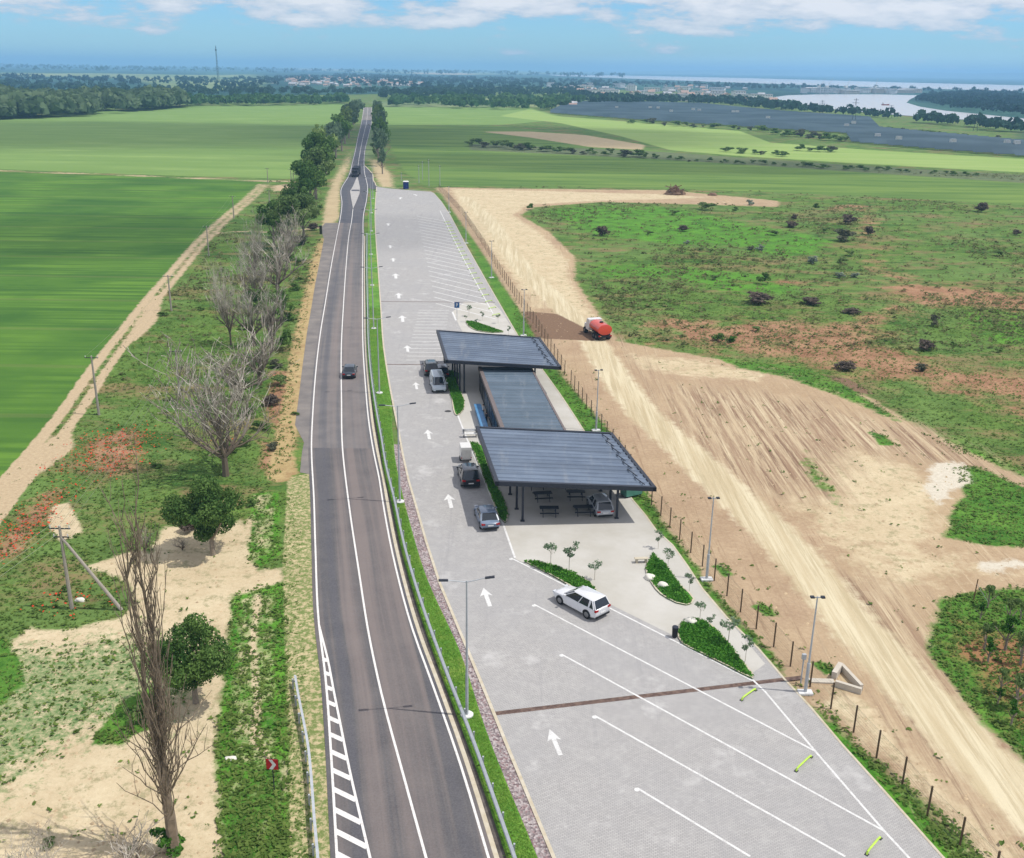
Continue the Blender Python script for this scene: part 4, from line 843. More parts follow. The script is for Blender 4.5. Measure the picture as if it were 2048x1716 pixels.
# ------------------------------------------------------------------ vehicles
t = NT('tyre_rubber'); t.base((.018, .018, .019, 1)); m_tyre = t.mat
m_rim = simple('alloy', (150, 152, 156), .35, .8); m_tail = simple('red_lens', (170, 24, 24), .25); m_head = simple('clear_lens', (222, 226, 232), .15); m_trim = simple('black_plastic', (34, 35, 38), .6)
def paint(name, c, rough=.28):
    t = NT(name); t.base(t.mix(t.rng(t.noise(6, 4, .6), .4, .7, 0, .25), ALB(*c), ALB(*[v * .9 for v in c]))); t.b.inputs['Roughness'].default_value = rough; t.b.inputs['Coat Weight'].default_value = .6
    t.b.inputs['Specular IOR Level'].default_value = .5; return t.mat
def car(label, c, loc, heading, L=4.5, W=1.8, H=1.5, kind='sedan', group=None, cat='car', name='parked_car', rim=True):
    """forward is local +x; stations: (x, half width, bottom, top) for the lower body"""
    r = thing(name, label, cat, loc, heading, group); m = paint(name + '_paint', c); hw = W / 2; hb = 1.0 if H > 1.6 else .84
    X = lambda f: (f - .5) * L
    if kind == 'van': st_ = [(0, .9, .5, 1.0), (.02, .97, .35, 1.05), (.10, 1, .28, 1.08), (.5, 1, .26, 1.08), (.80, 1, .28, 1.05), (.90, .97, .3, .98), (.97, .9, .32, .86), (1, .78, .38, .66)]
    else: st_ = [(0, .82, .45, hb - .06), (.02, .93, .32, hb + .02), (.10, .99, .25, hb + .06), (.30, 1, .22, hb + .05), (.60, 1, .22, hb + .02), (.76, .99, .24, hb - .02), (.90, .95, .26, hb - .10), (.97, .86, .3, hb - .2), (1, .72, .36, hb - .33)]
    rings = []
    for f, w, zb, zt in st_:
        w *= hw; x = X(f); rings.append([(x, -w * .9, zb), (x, -w, zb + .10), (x, -w * 1.0, (zb + zt) / 2 + .05), (x, -w * .96, zt - .07), (x, -w * .85, zt), (x, 0, zt + .03), (x, w * .85, zt), (x, w * .96, zt - .07), (x, w, (zb + zt) / 2 + .05), (x, w, zb + .10), (x, w * .9, zb)])
    mb = MB(); mb.loft(rings); mb.build('body', m, r, smooth=True)
    cab = {'sedan': (.10, .25, .60, .74), 'suv': (.015, .085, .54, .745), 'hatch': (.03, .14, .62, .80), 'van': (.01, .03, .72, .88), 'estate': (.02, .10, .58, .73)}[kind]; zt = H; zb_ = (1.04 if kind == 'van' else hb + .02)
    def ring(x0, x1, w, z, fr=.06): return [(X(x0), -w + fr, z), (X(x0) + .12, -w, z), (X((x0 + x1) / 2), -w * 1.01, z), (X(x1) - .2, -w * .97, z), (X(x1), -w + .18, z), (X(x1) + .04, 0, z), (X(x1), w - .18, z), (X(x1) - .2, w * .97, z), (X((x0 + x1) / 2), w * 1.01, z), (X(x0) + .12, w, z), (X(x0), w - fr, z)]
    a = ring(cab[0], cab[3], hw * .93, zb_); b = ring(cab[1], cab[2], hw * .76, zt - .05); mb = MB(); mb.loft([a, b]); mb.build('glazing', m_glass, r, smooth=False)
    b2 = ring(cab[1] - .004, cab[2] + .006, hw * .775, zt - .06); b3 = ring(cab[1] + .01, cab[2] - .01, hw * .70, zt); mb = MB(); mb.loft([b2, b3]); ro = mb.build('roof', m, r, smooth=True)
    # pillars in body colour
    mb = MB(); n = len(a)
    ix = [1, 3, 7, 9] + ([2, 8] if kind != 'van' else [2, 8])
    for i in ix + [4, 6, 0, 10]: p, q = Vector(a[i]), Vector(b[i]); o_ = Vector((0, math.copysign(.008, p.y), 0)) if i in ix else Vector((0, 0, 0)); mb = MB(); mb.tube(p + o_, q + o_, .045, .038, 4); mb.build('pillar', m, r)
    if kind == 'van':
        for s in (1, -1): mb = MB(); mb.add([(X(.03), s * (hw * .93 + .012), zb_ - .01), (X(.58), s * (hw * .94 + .012), zb_ - .01), (X(.58), s * (hw * .765 + .014), zt - .055), (X(.03), s * (hw * .76 + .014), zt - .055)], [(0, 1, 2, 3)]); mb.build('side_panel', m, r)
    if kind in ('suv', 'hatch'):
        for s in (1, -1): k0 = hw * .93 + .012; mb = MB(); mb.add([(X(cab[0]) + .02, s * (k0 - .05), zb_), (X(cab[0]) + .75, s * k0, zb_), (X(cab[1]) + .38, s * (hw * .765 + .012), zt - .055), (X(cab[1]) + .0, s * (hw * .74), zt - .055)], [(0, 1, 2, 3)]); mb.build('rear_quarter', m, r)
    # wheels
    R_ = .36 if H > 1.6 else .32
    for fx_ in (.185, .80):
        for s in (-1, 1):
            mb = MB(); mb.tube((X(fx_), s * (hw - .2), R_), (X(fx_), s * (hw + .012), R_), R_, R_, 18); w = mb.build('wheel', m_tyre, r)
            mb = MB(); mb.tube((X(fx_), s * (hw + .0), R_), (X(fx_), s * (hw + .022), R_), R_ * .66, R_ * .6, 14); mb.build('rim', m_rim, w)
            mb = MB(); pts = [(X(fx_) + (R_ + .07) * math.cos(k * PI / 8), s * (hw + .004), max(.22, R_ + (R_ + .07) * math.sin(k * PI / 8))) for k in range(9)]
            mb.add(pts, [tuple(range(9))]); mb.build('wheel_arch', m_trim, r)
    zz = hb - .2
    for s in (-1, 1):
        mb = MB(); mb.box(X(.955), X(1.0) - .02, min(s * hw * .52, s * hw * .86), max(s * hw * .52, s * hw * .86), hb - .34, hb - .19); mb.build('headlight', m_head, r, bevel=.01)
        mb = MB(); mb.box(X(0) - .015, X(.03), min(s * hw * .55, s * hw * .93), max(s * hw * .55, s * hw * .93), hb - .18 if kind != 'van' else .8, hb - .02 if kind != 'van' else 1.2); mb.build('taillight', m_tail, r, bevel=.01)
        mb = MB(); mb.box(X(cab[3]) - .45, X(cab[3]) - .3, min(s * (hw - .02), s * (hw + .2)), max(s * (hw - .02), s * (hw + .2)), hb + .06, hb + .2); mb.build('wing_mirror', m, r, bevel=.015)
    mb = MB(); mb.box(X(1) - .1, X(1) + .012, -hw * .55, hw * .55, .34, .5); mb.build('grille', m_trim, r)
    mb = MB(); mb.box(X(0) - .02, X(0) + .15, -hw * .8, hw * .8, .28, .44); mb.build('bumper', m_trim, r)
    mb = MB(); mb.box(X(0) - .03, X(0), -.26, .26, .56, .67); mb.build('number_plate', m_white, r)
    return r
def C3(px, py, z=.105): p = G(px, py); return (p[0], p[1], z)
car('white estate car parked on the bay line in the open lot, by the curved bed', (236, 237, 240), C3(1161, 1217), math.radians(132.5), 4.75, 1.86, 1.66, 'suv')
car('dark blue sedan driving away on the worn asphalt road', (38, 52, 66), C3(700, 750, .03), math.radians(95), 4.5, 1.76, 1.45, 'sedan', None, 'car', 'moving_car')
hd = math.radians(98)
car('black four wheel drive behind the silver van, half under the far canopy edge', (44, 54, 54), C3(861, 746), hd, 4.7, 1.86, 1.8, 'suv')
car('dark blue hatchback partly hidden between the silver van and the far canopy', (22, 26, 40), C3(884, 752), math.radians(98), 4.1, 1.75, 1.5, 'hatch')
car('silver panel van facing the camera beside the planting strip', (196, 208, 216), C3(876, 778), math.radians(-80), 4.8, 1.9, 1.95, 'van', None, 'van', 'parked_van')
car('black off-roader parked in the shade of the near canopy, ahead of the grey sedan', (24, 28, 36), C3(937, 962), math.radians(99), 4.8, 1.92, 1.85, 'suv')
car('blue grey sedan parked at the near corner of the canopy shadow', (126, 142, 164), C3(973, 1044), math.radians(101), 4.75, 1.82, 1.45, 'sedan')
car('silver hatchback parked under the near canopy beside the picnic tables', (190, 194, 200), C3(1199, 1022), math.radians(101), 4.2, 1.76, 1.55, 'hatch')
# small white box trailer
p = C3(931, 922); tl_ = thing('box_trailer', 'small white box trailer standing in front of the black off-roader', 'trailer', p, math.radians(99)); mw = paint('trailer_paint', (232, 230, 226), .4)
mb = MB(); mb.box(-.9, .9, -.6, .6, .42, 1.75, .05, .03); mb.build('body', mw, tl_, bevel=.03)
mb = MB(); mb.box(-.92, -.9, -.45, .45, .6, 1.5); mb.build('door', simple('trailer_door', (206, 204, 200)), tl_); mb = MB(); mb.tube((.9, 0, .45), (1.7, 0, .42), .04, .04, 6); mb.build('drawbar', m_steel, tl_)
for s in (-1, 1): mb = MB(); mb.tube((0, s * .45, .28), (0, s * .64, .28), .28, .28, 14); mb.build('wheel', m_tyre, tl_)
for s in (-1, 1): mb = MB(); mb.box(-.93, -.9, min(s * .47, s * .56), max(s * .47, s * .56), .55, .68); mb.build('taillight', m_tail, tl_)
# water tanker lorry on the dirt track
p = G(1194, 672); tk = thing('tanker_truck', 'small truck with white cab and orange red tank driving on the dirt track', 'tanker truck', (p[0], p[1], 0), math.radians(108))
m_or = paint('tank_paint', (222, 72, 46), .35); m_cab = paint('cab_paint', (236, 234, 232), .35)
mb = MB(); mb.box(-3.2, 3.0, -.45, .45, .65, .9); mb.build('chassis', m_trim, tk)
mb = MB(); rr = []
for x, k in ((-3.2, .80), (-3.15, 1), (.55, 1), (.62, .85)): rr.append([(x, 1.18 * k * math.cos(a * PI / 12), 1.75 + .85 * k * math.sin(a * PI / 12)) for a in range(24)])
mb.loft(rr); tnk = mb.build('tank', m_or, tk, smooth=True); mb = MB(); mb.tube((-1.6, 0, 2.5), (-1.6, 0, 2.75), .32, .3, 12); mb.build('hatch', m_trim, tnk)
mb = MB(); mb.loft([[(.85, -1.15, .8), (.85, 1.15, .8), (.85, 1.12, 2.55), (.85, -1.12, 2.55)], [(2.0, -1.15, .8), (2.0, 1.15, .8), (1.85, 1.1, 2.6), (1.85, -1.1, 2.6)], [(2.25, -1.1, .8), (2.25, 1.1, .8), (2.2, 1.08, 1.6), (2.2, -1.08, 1.6)]]); mb.box(2.25, 3.3, -.95, .95, .8, 1.55, .06, .05); mb.build('cab', m_cab, tk, bevel=.03)
mb = MB(); mb.box(.8, .84, -.5, -.08, 1.85, 2.35); mb.box(.8, .84, .08, .5, 1.85, 2.35); mb.build('rear_window', m_glass, tk)
mb = MB(); mb.add([(2.24, -1.0, 1.64), (2.24, 1.0, 1.64), (1.93, .98, 2.45), (1.93, -.98, 2.45)], [(0, 1, 2, 3)]); mb.build('windscreen', m_glass, tk)
for x in (-2.3, -1.2, 2.6):
    for s in (-1, 1): mb = MB(); mb.tube((x, s * .7, .5), (x, s * 1.17, .5), .5, .5, 16); w = mb.build('wheel', m_tyre, tk); mb = MB(); mb.tube((x, s * 1.1, .5), (x, s * 1.19, .5), .24, .2, 10); mb.build('rim', m_rim, w)
for s in (-1, 1): mb = MB(); mb.box(-3.3, -3.2, min(s * .8, s * 1.1), max(s * .8, s * 1.1), .7, .9); mb.build('taillight', m_tail, tk)
mb = MB(); mb.box(-3.28, -3.15, -1.1, 1.1, .5, .66); mb.build('bumper', m_trim, tk)
# far dark articulated lorry approaching in the left lane
p = G(706, 356); lr = thing('articulated_truck', 'dark long lorry in the left lane beyond the road island', 'truck', (p[0], p[1] + 8, .03), math.radians(-86)); m_dk = simple('lorry_tarpaulin', (44, 50, 62), .95)
mb = MB(); mb.box(-8, 3.2, -1.2, 1.2, 1.0, 3.2); mb.build('trailer_body', m_dk, lr, bevel=.05); mb = MB(); mb.box(3.6, 5.6, -1.18, 1.18, .7, 2.7, .1, .08); mb.build('cab', paint('lorry_cab', (70, 70, 82), .6), lr, bevel=.05); mb = MB(); mb.box(5.5, 5.62, -1.0, 1.0, 1.7, 2.5); mb.build('windscreen', m_glass, lr)
mb = MB(); mb.box(-7.8, 5.5, -.5, .5, .7, .98); mb.build('chassis', m_trim, lr)
for x in (-6.9, -5.6, 1.0, 5.0):
    for s in (-1, 1): mb = MB(); mb.tube((x, s * .8, .5), (x, s * 1.22, .5), .5, .5, 12); mb.build('wheel', m_tyre, lr)

# ------------------------------------------------------------------ small furniture
p = G(812, 378); cbn = thing('portable_toilet', 'dark blue portable cabin with a pale roof behind the lot', 'cabin', (p[0], p[1], 0), .1); m_db = simple('blue_cabin_panel', (22, 44, 116), .5)
mb = MB(); mb.box(-.95, .95, -.9, .9, .1, 2.5); mb.build('wall', m_db, cbn, bevel=.03); mb = MB(); mb.box(-1.02, 1.02, -.98, .98, 2.5, 2.75, .25, .25); mb.build('roof', m_white, cbn); mb = MB(); mb.box(-.4, .4, -.94, -.9, .15, 2.2); dr = mb.build('door', simple('cabin_door', (30, 56, 130)), cbn); mb = MB(); mb.box(.28, .34, -.98, -.94, 1.0, 1.15); mb.build('handle', m_galv, dr)
p = G(914, 640); sg = thing('parking_sign', 'blue square sign on a grey post at the tip of the plaza', 'sign', (p[0], p[1], .1), 0); mb = MB(); mb.tube((0, 0, 0), (0, 0, 2.9), .04, .04, 6); mb.build('post', m_galv, sg); mb = MB(); mb.box(-.42, .42, -.06, -.03, 2.0, 2.95); pl = mb.build('sign_panel', simple('sign_blue', (40, 96, 150)), sg)
mb = MB(); mb.box(-.14, -.06, -.064, -.06, 2.2, 2.75); mb.box(-.06, .14, -.064, -.06, 2.67, 2.75); mb.box(-.06, .14, -.064, -.06, 2.44, 2.52); mb.box(.08, .16, -.064, -.06, 2.5, 2.7); mb.build('letter', m_white, pl)
# chevron curve sign, seen from the road side
p = G(549, 1583); ch = thing('chevron_sign', 'square red and white chevron sign on a thin post beside the lower left verge', 'sign', (p[0], p[1], 0), math.radians(-4)); ht = HG((549, 1583), 1520)
mb = MB(); mb.tube((0, 0, 0), (0, 0, ht + .1), .035, .035, 6); mb.build('post', m_steel, ch); mb = MB(); mb.box(-.34, .34, -.05, -.02, ht - .62, ht + .06); pn_ = mb.build('sign_panel', simple('sign_red', (196, 36, 40)), ch)
zc_ = ht - .28; mb = MB(); mb.add([(-.20, -.053, zc_ + .34), (.02, -.053, zc_ + .34), (.24, -.053, zc_), (.02, -.053, zc_ - .34), (-.20, -.053, zc_ - .34), (.02, -.053, zc_)], [(0, 1, 2, 5), (5, 2, 3, 4)]); mb.build('chevron', m_white, pn_); mb = MB(); mb.box(-.36, .36, -.015, 0.0, ht - .64, ht + .08); mb.build('backing', m_steel, ch)
# lime wheel stops: low bent tubes across the bays
m_lime = simple('lime_paint', (196, 232, 92), .5)
def wheelstop(a, b, label, ln=None):
    A, B = G(*a)[:2], G(*b)[:2]; d = B - A; L = np.hypot(*d); r = thing('wheel_stop', label, 'wheel stop', (A[0], A[1], .105), math.atan2(d[1], d[0]), 'lime green wheel stops in the bays')
    L = ln or L; mb = MB(); mb.path([(0, 0, 0), (.06, 0, .14), (.3, 0, .18), (L - .3, 0, .18), (L - .06, 0, .14), (L, 0, 0)], .06, 6); mb.build('rail', m_lime, r); mb = MB(); mb.box(-.12, .12, -.1, .1, 0, .02); mb.build('foot', m_steel, r); mb = MB(); mb.box(L - .12, L + .12, -.1, .1, 0, .02); mb.build('foot', m_steel, r); return r
W0 = wheelstop((1483, 1403), (1511, 1383), 'lime green wheel stop by the end of the dark drain channel')
wheelstop((1592, 1545), (1622, 1517), 'lime green wheel stop in the second bay from the front')
wheelstop((1733, 1712), (1760, 1680), 'lime green wheel stop in the nearest bay at the bottom edge')
for i, q in enumerate(WHEEL[:-1]):
    c = copy_tree(W0); c.location = (q[0] - .6, q[1] + 2.2, .105); c.rotation_euler.z = W0.rotation_euler.z; c['label'] = 'lime green wheel stop in the far truck bays, %s from the plaza end' % ordn(i).replace('nearest', 'first')
# green waste container behind the canopy, bench, bins, rocks
p = G(1262, 992); ctn = thing('waste_container', 'teal green wheeled waste container beyond the canopy corner', 'container', (p[0], p[1], .1), .5); m_teal = simple('teal_plastic', (92, 150, 134), .5)
mb = MB(); mb.box(-.95, .95, -.55, .55, .15, 1.15, -.08, -.05); mb.build('bin_body', m_teal, ctn, bevel=.03); mb = MB(); mb.box(-1.05, 1.05, -.62, .62, 1.17, 1.3, .1, .15); mb.build('lid', m_teal, ctn, bevel=.03)
for sx_ in (-.8, .8):
    for sy in (-.4, .4): mb = MB(); mb.tube((sx_, sy - .04, .1), (sx_, sy + .04, .1), .1, .1, 10); mb.build('wheel', m_tyre, ctn)
p = C3(1282, 1127); bn = thing('bench', 'pale concrete bench with grey underside on the plaza near the planted bed', 'bench', p, .1); mb = MB(); mb.box(-.6, .6, -.2, .2, .36, .44); mb.build('seat', m_kerb, bn, bevel=.02)
for s in (-1, 1): mb = MB(); mb.box(s * .4 - .08, s * .4 + .08, -.16, .16, 0, .36); mb.build('leg', m_kerb, bn)
p = C3(940, 876); bn = thing('bench', 'pale bench with dark legs at the corner of the near canopy by the planting', 'bench', p, math.radians(6)); mb = MB(); mb.box(-.9, .9, -.25, .25, .42, .5); mb.build('seat', m_white, bn, bevel=.02); mb = MB(); mb.box(-.9, .9, .22, .27, .6, .95); mb.build('backrest', m_white, bn)
for s in (-1, 1): mb = MB(); mb.box(s * .7 - .04, s * .7 + .04, -.2, .27, 0, .9); mb.build('leg', m_steel, bn)
def litter(label, px, py):
    r = thing('litter_bin', label, 'litter bin', C3(px, py)); mb = MB(); mb.tube((0, 0, .1), (0, 0, .85), .2, .23, 12); mb.build('bin_body', m_trim, r, smooth=True); mb = MB(); mb.tube((0, 0, .85), (0, 0, .92), .25, .22, 12); mb.build('rim', m_steel, r); mb = MB(); mb.tube((0, 0, 0), (0, 0, .1), .15, .15, 10); mb.build('foot', m_steel, r)
litter('black litter bin at the kerb left of the nearest pointed bed', 1349, 1277); litter('black litter bin at the left tip of the far canopy', 890, 727)
def rock(label, px, py, sx, sy, sz, mat, seed, z=.2, name='boulder'):
    r = np.random.default_rng(seed); bm = bmesh.new(); bmesh.ops.create_icosphere(bm, subdivisions=3, radius=1)
    k = r.uniform(0, 6, 6)
    for v in bm.verts: q = 1 + .16 * math.sin(v.co.x * 2.3 + k[0]) + .13 * math.sin(v.co.y * 3.1 + k[1]) + .08 * math.sin(v.co.z * 5 + v.co.x * 4 + k[2]); v.co = Vector((v.co.x * sx * q, v.co.y * sy * q, max(-.15, v.co.z * sz * q)))
    me = bpy.data.meshes.new(name); bm.to_mesh(me); bm.free(); me.materials.append(mat); me.polygons.foreach_set('use_smooth', np.ones(len(me.polygons), bool))
    o = bpy.data.objects.new(name, me); COL.objects.link(o); p = G(px, py); o.location = (p[0], p[1], z); return tag(o, label, 'rock' if name == 'boulder' else name.replace('_', ' '))
m_rock = simple('white_limestone', (232, 228, 216), .9, 0, .08, 4)
rock('white boulder at the left edge of the middle bed', 1302, 1160, .5, .4, .3, m_rock, 1); rock('white boulder lower down in the middle bed', 1325, 1176, .5, .38, .3, m_rock, 2); rock('white boulder at the top of the nearest pointed bed', 1379, 1249, .52, .4, .32, m_rock, 3)
rock('white stone lying in the grass between the concrete pole and its strut', 160, 1201, .38, .3, .25, m_rock, 4, .05); rock('small white stone in the grass left of the chevron sign', 462, 1518, .4, .2, .15, m_rock, 5, .03)
# concrete headwall of the drain
p = G(1690, 1368); hw_ = thing('drain_headwall', 'pale concrete drain outlet with two splayed wing walls beyond the fence', 'headwall', (p[0], p[1], 0), 0); m_con = simple('concrete', (206, 198, 184), .9, 0, .1, 2)
q = lambda px, py: G(px, py)[:2] - p[:2]
def wallseg(a, b, h, w, nm, par): a, b = np.array(a), np.array(b); d = (b - a) / np.hypot(*(b - a)); n = np.array([-d[1], d[0]]) * w / 2; mb = MB(); mb.prism([tuple(a + n), tuple(b + n), tuple(b - n), tuple(a - n)], 0, h); return mb.build(nm, m_con, par)
wallseg(q(1667, 1358), q(1680, 1338), .55, .35, 'back_wall', hw_); wallseg(q(1683, 1340), q(1722, 1382), .5, .25, 'wing_wall', hw_); wallseg(q(1670, 1372), q(1722, 1388), .45, .25, 'wing_wall', hw_); wallseg(q(1618, 1362), q(1668, 1364), .1, .5, 'channel', hw_)
# square brown post by the lay-by
p = G(642, 468); o = thing('marker_post', 'dark brown square post on the gravel by the far end of the lay-by', 'post', (p[0], p[1], 0)); mb = MB(); mb.box(-.3, .3, -.3, .3, 0, 2.0); mb.build('pillar', simple('dark_olive', (66, 70, 50)), o, bevel=.03); mb = MB(); mb.box(-.34, .34, -.34, .34, 2.0, 2.1); mb.build('cap', m_steel, o)
# spoil heap with timber and a small excavator-like frame at the back of the soil
m_heap = simple('heap_soil', (128, 104, 86), .95, 0, .25, .8)
p = G(1350, 389); hp_ = thing('rubble_heap', 'brown heap of rubble and timber at the back edge of the bare soil', 'rubble heap', (p[0], p[1], 0)); r_ = random.Random(4)
def mound(name, n, R0, H0, mat, par, seed):
    q = random.Random(seed); mb = MB(); rings = []
    for k in range(7):
        t_ = k / 6; rr_ = R0 * (1 - t_) ** .8 + .05; rings.append([(rr_ * (1 + q.uniform(-.22, .22)) * math.cos(a * 2 * PI / n), rr_ * .75 * (1 + q.uniform(-.22, .22)) * math.sin(a * 2 * PI / n), H0 * t_ * (1 + q.uniform(-.15, .15)) if k else 0) for a in range(n)])
    mb.loft(rings); return mb.build(name, mat, par)
mound('soil_mound', 18, 3.6, 3.0, m_heap, hp_, 1)
for i in range(16):
    a, b_ = r_.uniform(0, 6.28), r_.uniform(-1, 1); c_ = Vector((r_.uniform(-2.2, 2.4), r_.uniform(-1.6, .6), r_.uniform(.6, 2.8))); d_ = Vector((math.cos(a), math.sin(a) * .4, b_ * .5)).normalized() * r_.uniform(.9, 2.4)
    mb = MB(); mb.tube(c_ - d_, c_ + d_, r_.uniform(.08, .2), r_.uniform(.06, .16), 4); mb.build('timber', [m_wood, simple('grey_timber', (138, 126, 114)) if 'grey_timber' not in bpy.data.materials else bpy.data.materials['grey_timber']][i % 2], hp_)
for i in range(3): mb = MB(); x_ = -1.6 + i * 1.4; mb.box(x_, x_ + 1.1, -1.9, -1.7, .4, 1.8 + .7 * (i == 1)); mb.build('board', m_wood if i % 2 else m_heap, hp_)
rock('small dark heap of scrap right of the rubble heap', 1424, 391, 1.4, 1.0, .9, m_heap, 10, .1, 'scrap_heap')

# ------------------------------------------------------------------ power poles and lines
m_conc = simple('weathered_concrete', (168, 160, 150), .9, 0, .12, 2)
def power_pole(label, base, top_y, arms=1, strut=None):
    h = HG(base, top_y); p = G(*base); r = thing('power_pole', label, 'utility pole', (p[0], p[1], 0), 0, 'concrete power poles on the left')
    mb = MB(); mb.tube((0, 0, 0), (0, 0, h), .17, .10, 8); mb.build('pole', m_conc, r, smooth=True)
    for k in range(arms):
        z = h - .25 - k * .7; w = .8 - .2 * k; mb = MB(); mb.box(-w, w, -.04, .04, z, z + .08); a = mb.build('crossarm', m_steel, r)
        for x in (-w + .08, 0, w - .08): mb = MB(); mb.tube((x, 0, z + .08), (x, 0, z + .28), .04, .05, 6); mb.build('insulator', m_white, a)
    if strut is not None: q = G(*strut) - p; mb = MB(); mb.tube((q[0], q[1], 0), (0, 0, h - .9), .15, .10, 8); mb.build('strut', m_conc, r, smooth=True)
    return r, Vector((p[0], p[1], h))
_, TP = power_pole('grey concrete power pole with a leaning strut in the lower left field', (144, 1219), 1052, 2, (243, 1220))
pl_ = [((198, 830), 712), ((343, 622), 550), ((418, 512), 452), ((468, 437), 392), ((536, 366), 336), ((583, 372), 338)]
tops = []
for i, (b, t_) in enumerate(pl_): tops.append(power_pole('slim concrete power pole beside the field track, %s along the row' % ordn(i), b, t_, 1)[1])
pl2 = [((360, 790), 700), ((540, 418), 380), ((588, 378), 345)]
tops2 = []
for i, (b, t_) in enumerate(pl2): tops2.append(power_pole(['slim pole left of the big dead tree', 'far slim pole among the roadside green trees', 'farthest slim pole near the crossing path'][i], b, t_, 1)[1])
m_line = simple('cable', (150, 156, 130), .6)
def wires(label, A, B, sag, offs=(-.7, 0, .7)):
    r = thing('power_line', label, 'power line', A, 0, 'overhead wires'); A = Vector(A); B = Vector(B)
    for o in offs:
        pts = [];
        for k in range(13): t_ = k / 12; q = A.lerp(B, t_) - A; pts.append((q.x + o * (1 - t_) + o * t_, q.y, q.z + .05 - sag * 4 * t_ * (1 - t_)))
        mb = MB(); mb.path(pts, .012, 3); mb.build('wire', m_line, r)
wires('overhead wires from the strutted pole down to the lower left corner', TP, (-44, 18, 8.0), .8); wires('overhead wires from the strutted pole up to the slim pole by the dead tree', TP, tops2[0], .9)
for i in range(3): wires('overhead wires beside the field track, %s span' % ordn(i), tops[i], tops[i + 1], .6, (-.6, .6))

# ------------------------------------------------------------------ vegetation
def leaf_mat(name, a, b, rough=.75):
    t = NT(name); at = t.n('ShaderNodeAttribute', attribute_name='tint'); s = t.n('ShaderNodeSeparateColor'); t.l(at.outputs['Color'], s.inputs[0])
    c = t.mix(s.outputs[0], ALB(*a), ALB(*b)); oi = t.n('ShaderNodeObjectInfo'); c = t.mix(t.m('MULTIPLY', oi.outputs['Random'], .35), c, ALB(*[(x + y) / 2 * .85 for x, y in zip(a, b)]))
    t.base(c); t.b.inputs['Roughness'].default_value = rough; t.b.inputs['Specular IOR Level'].default_value = .15
    tl = t.n('ShaderNodeBsdfTranslucent'); t.l(c, tl.inputs[0]); mx_ = t.n('ShaderNodeMixShader'); mx_.inputs[0].default_value = .38; t.l(t.b.outputs[0], mx_.inputs[1]); t.l(tl.outputs[0], mx_.inputs[2]); t.l(mx_.outputs[0], t.out.inputs[0]); return t.mat
m_leaf = leaf_mat('tree_leaves', (90, 122, 66), (166, 188, 118)); m_leafd = leaf_mat('dark_leaves', (60, 100, 46), (132, 164, 86)); m_leafo = leaf_mat('olive_leaves', (92, 96, 78), (144, 146, 120)); m_leafs = leaf_mat('silver_leaves', (136, 152, 136), (190, 202, 180)); m_leafb = leaf_mat('bluegreen_leaves', (92, 122, 92), (150, 172, 138)); m_purp = leaf_mat('bare_scrub', (96, 88, 80), (134, 120, 108))
m_lf_y = leaf_mat('young_leaves', (46, 96, 36), (116, 172, 66))
m_bark = simple('grey_bark', (150, 138, 124), .95, 0, .25, 6); m_barkp = simple('bleached_bark', (206, 196, 180), .95, 0, .2, 6); m_barkd = simple('dark_bark', (134, 118, 102), .95, 0, .25, 6)
def tint_attr(me, vals):
    ca = me.color_attributes.new(name='tint', type='FLOAT_COLOR', domain='POINT'); b = np.ones((len(vals), 4), np.float32); b[:, 0] = vals; b[:, 1] = vals; b[:, 2] = vals; ca.data.foreach_set('color', b.ravel())
def leaves(cent, rad, n, size, rng, flat=.8, fill=.35):
    """cent (k,3), rad (k,3): n leaf quads spread through the clumps, denser to their skins"""
    k = len(cent); w = np.prod(rad, axis=1) ** (2 / 3); w /= w.sum(); i = rng.choice(k, n, p=w)
    d = rng.normal(size=(n, 3)); d /= np.linalg.norm(d, axis=1)[:, None]; rr = np.where(rng.random(n) < fill, rng.random(n) ** .5, rng.uniform(.82, 1.08, n))
    P = cent[i] + d * rad[i] * rr[:, None]; nrm = d * .7 + rng.normal(size=(n, 3)) * .55; nrm /= np.linalg.norm(nrm, axis=1)[:, None]
    u = np.cross(nrm, rng.normal(size=(n, 3))); u /= np.maximum(1e-6, np.linalg.norm(u, axis=1)[:, None]); v = np.cross(nrm, u); s = size * rng.uniform(.6, 1.4, n)[:, None]
    V = np.stack([P - u * s, P - v * s * .55, P + u * s, P + v * s * .55], 1).reshape(-1, 3); F = np.arange(4 * n).reshape(n, 4)
    cl = rng.random(k)[i]; T = np.clip(cl * .6 + rng.random(n) * .5 - .05, 0, 1); return V, F, np.repeat(T, 4)
def crown_mesh(name, seed, n, size, nclump=16, shape=(1, 1, 1), mat=None, low=.18):
    rng = np.random.default_rng(seed); c = []; r = []
    for _ in range(nclump):
        d = rng.normal(size=3); d /= np.linalg.norm(d); q = rng.uniform(.35, 1) ** .6; z = low + (1 - low) * (.5 + .5 * d[2] * q * .75)
        wz = (.75 + .5 * rng.random()) * math.sin(PI * min(.98, max(.05, (z - low * .6) / (1.02 - low * .6)))) ** .6
        c.append((d[0] * q * .36 * wz * shape[0], d[1] * q * .36 * wz * shape[1], z * .97)); a = rng.uniform(.08, .19); r.append((a, a, a * .75))
    c.append((.04, -.03, .52)); r.append((.16, .16, .22)); V, F, T = leaves(np.array(c), np.array(r), n, size, rng)
    o = mesh_obj(name, V, F, mat); tint_attr(o.data, T); me = o.data; bpy.data.objects.remove(o); return me
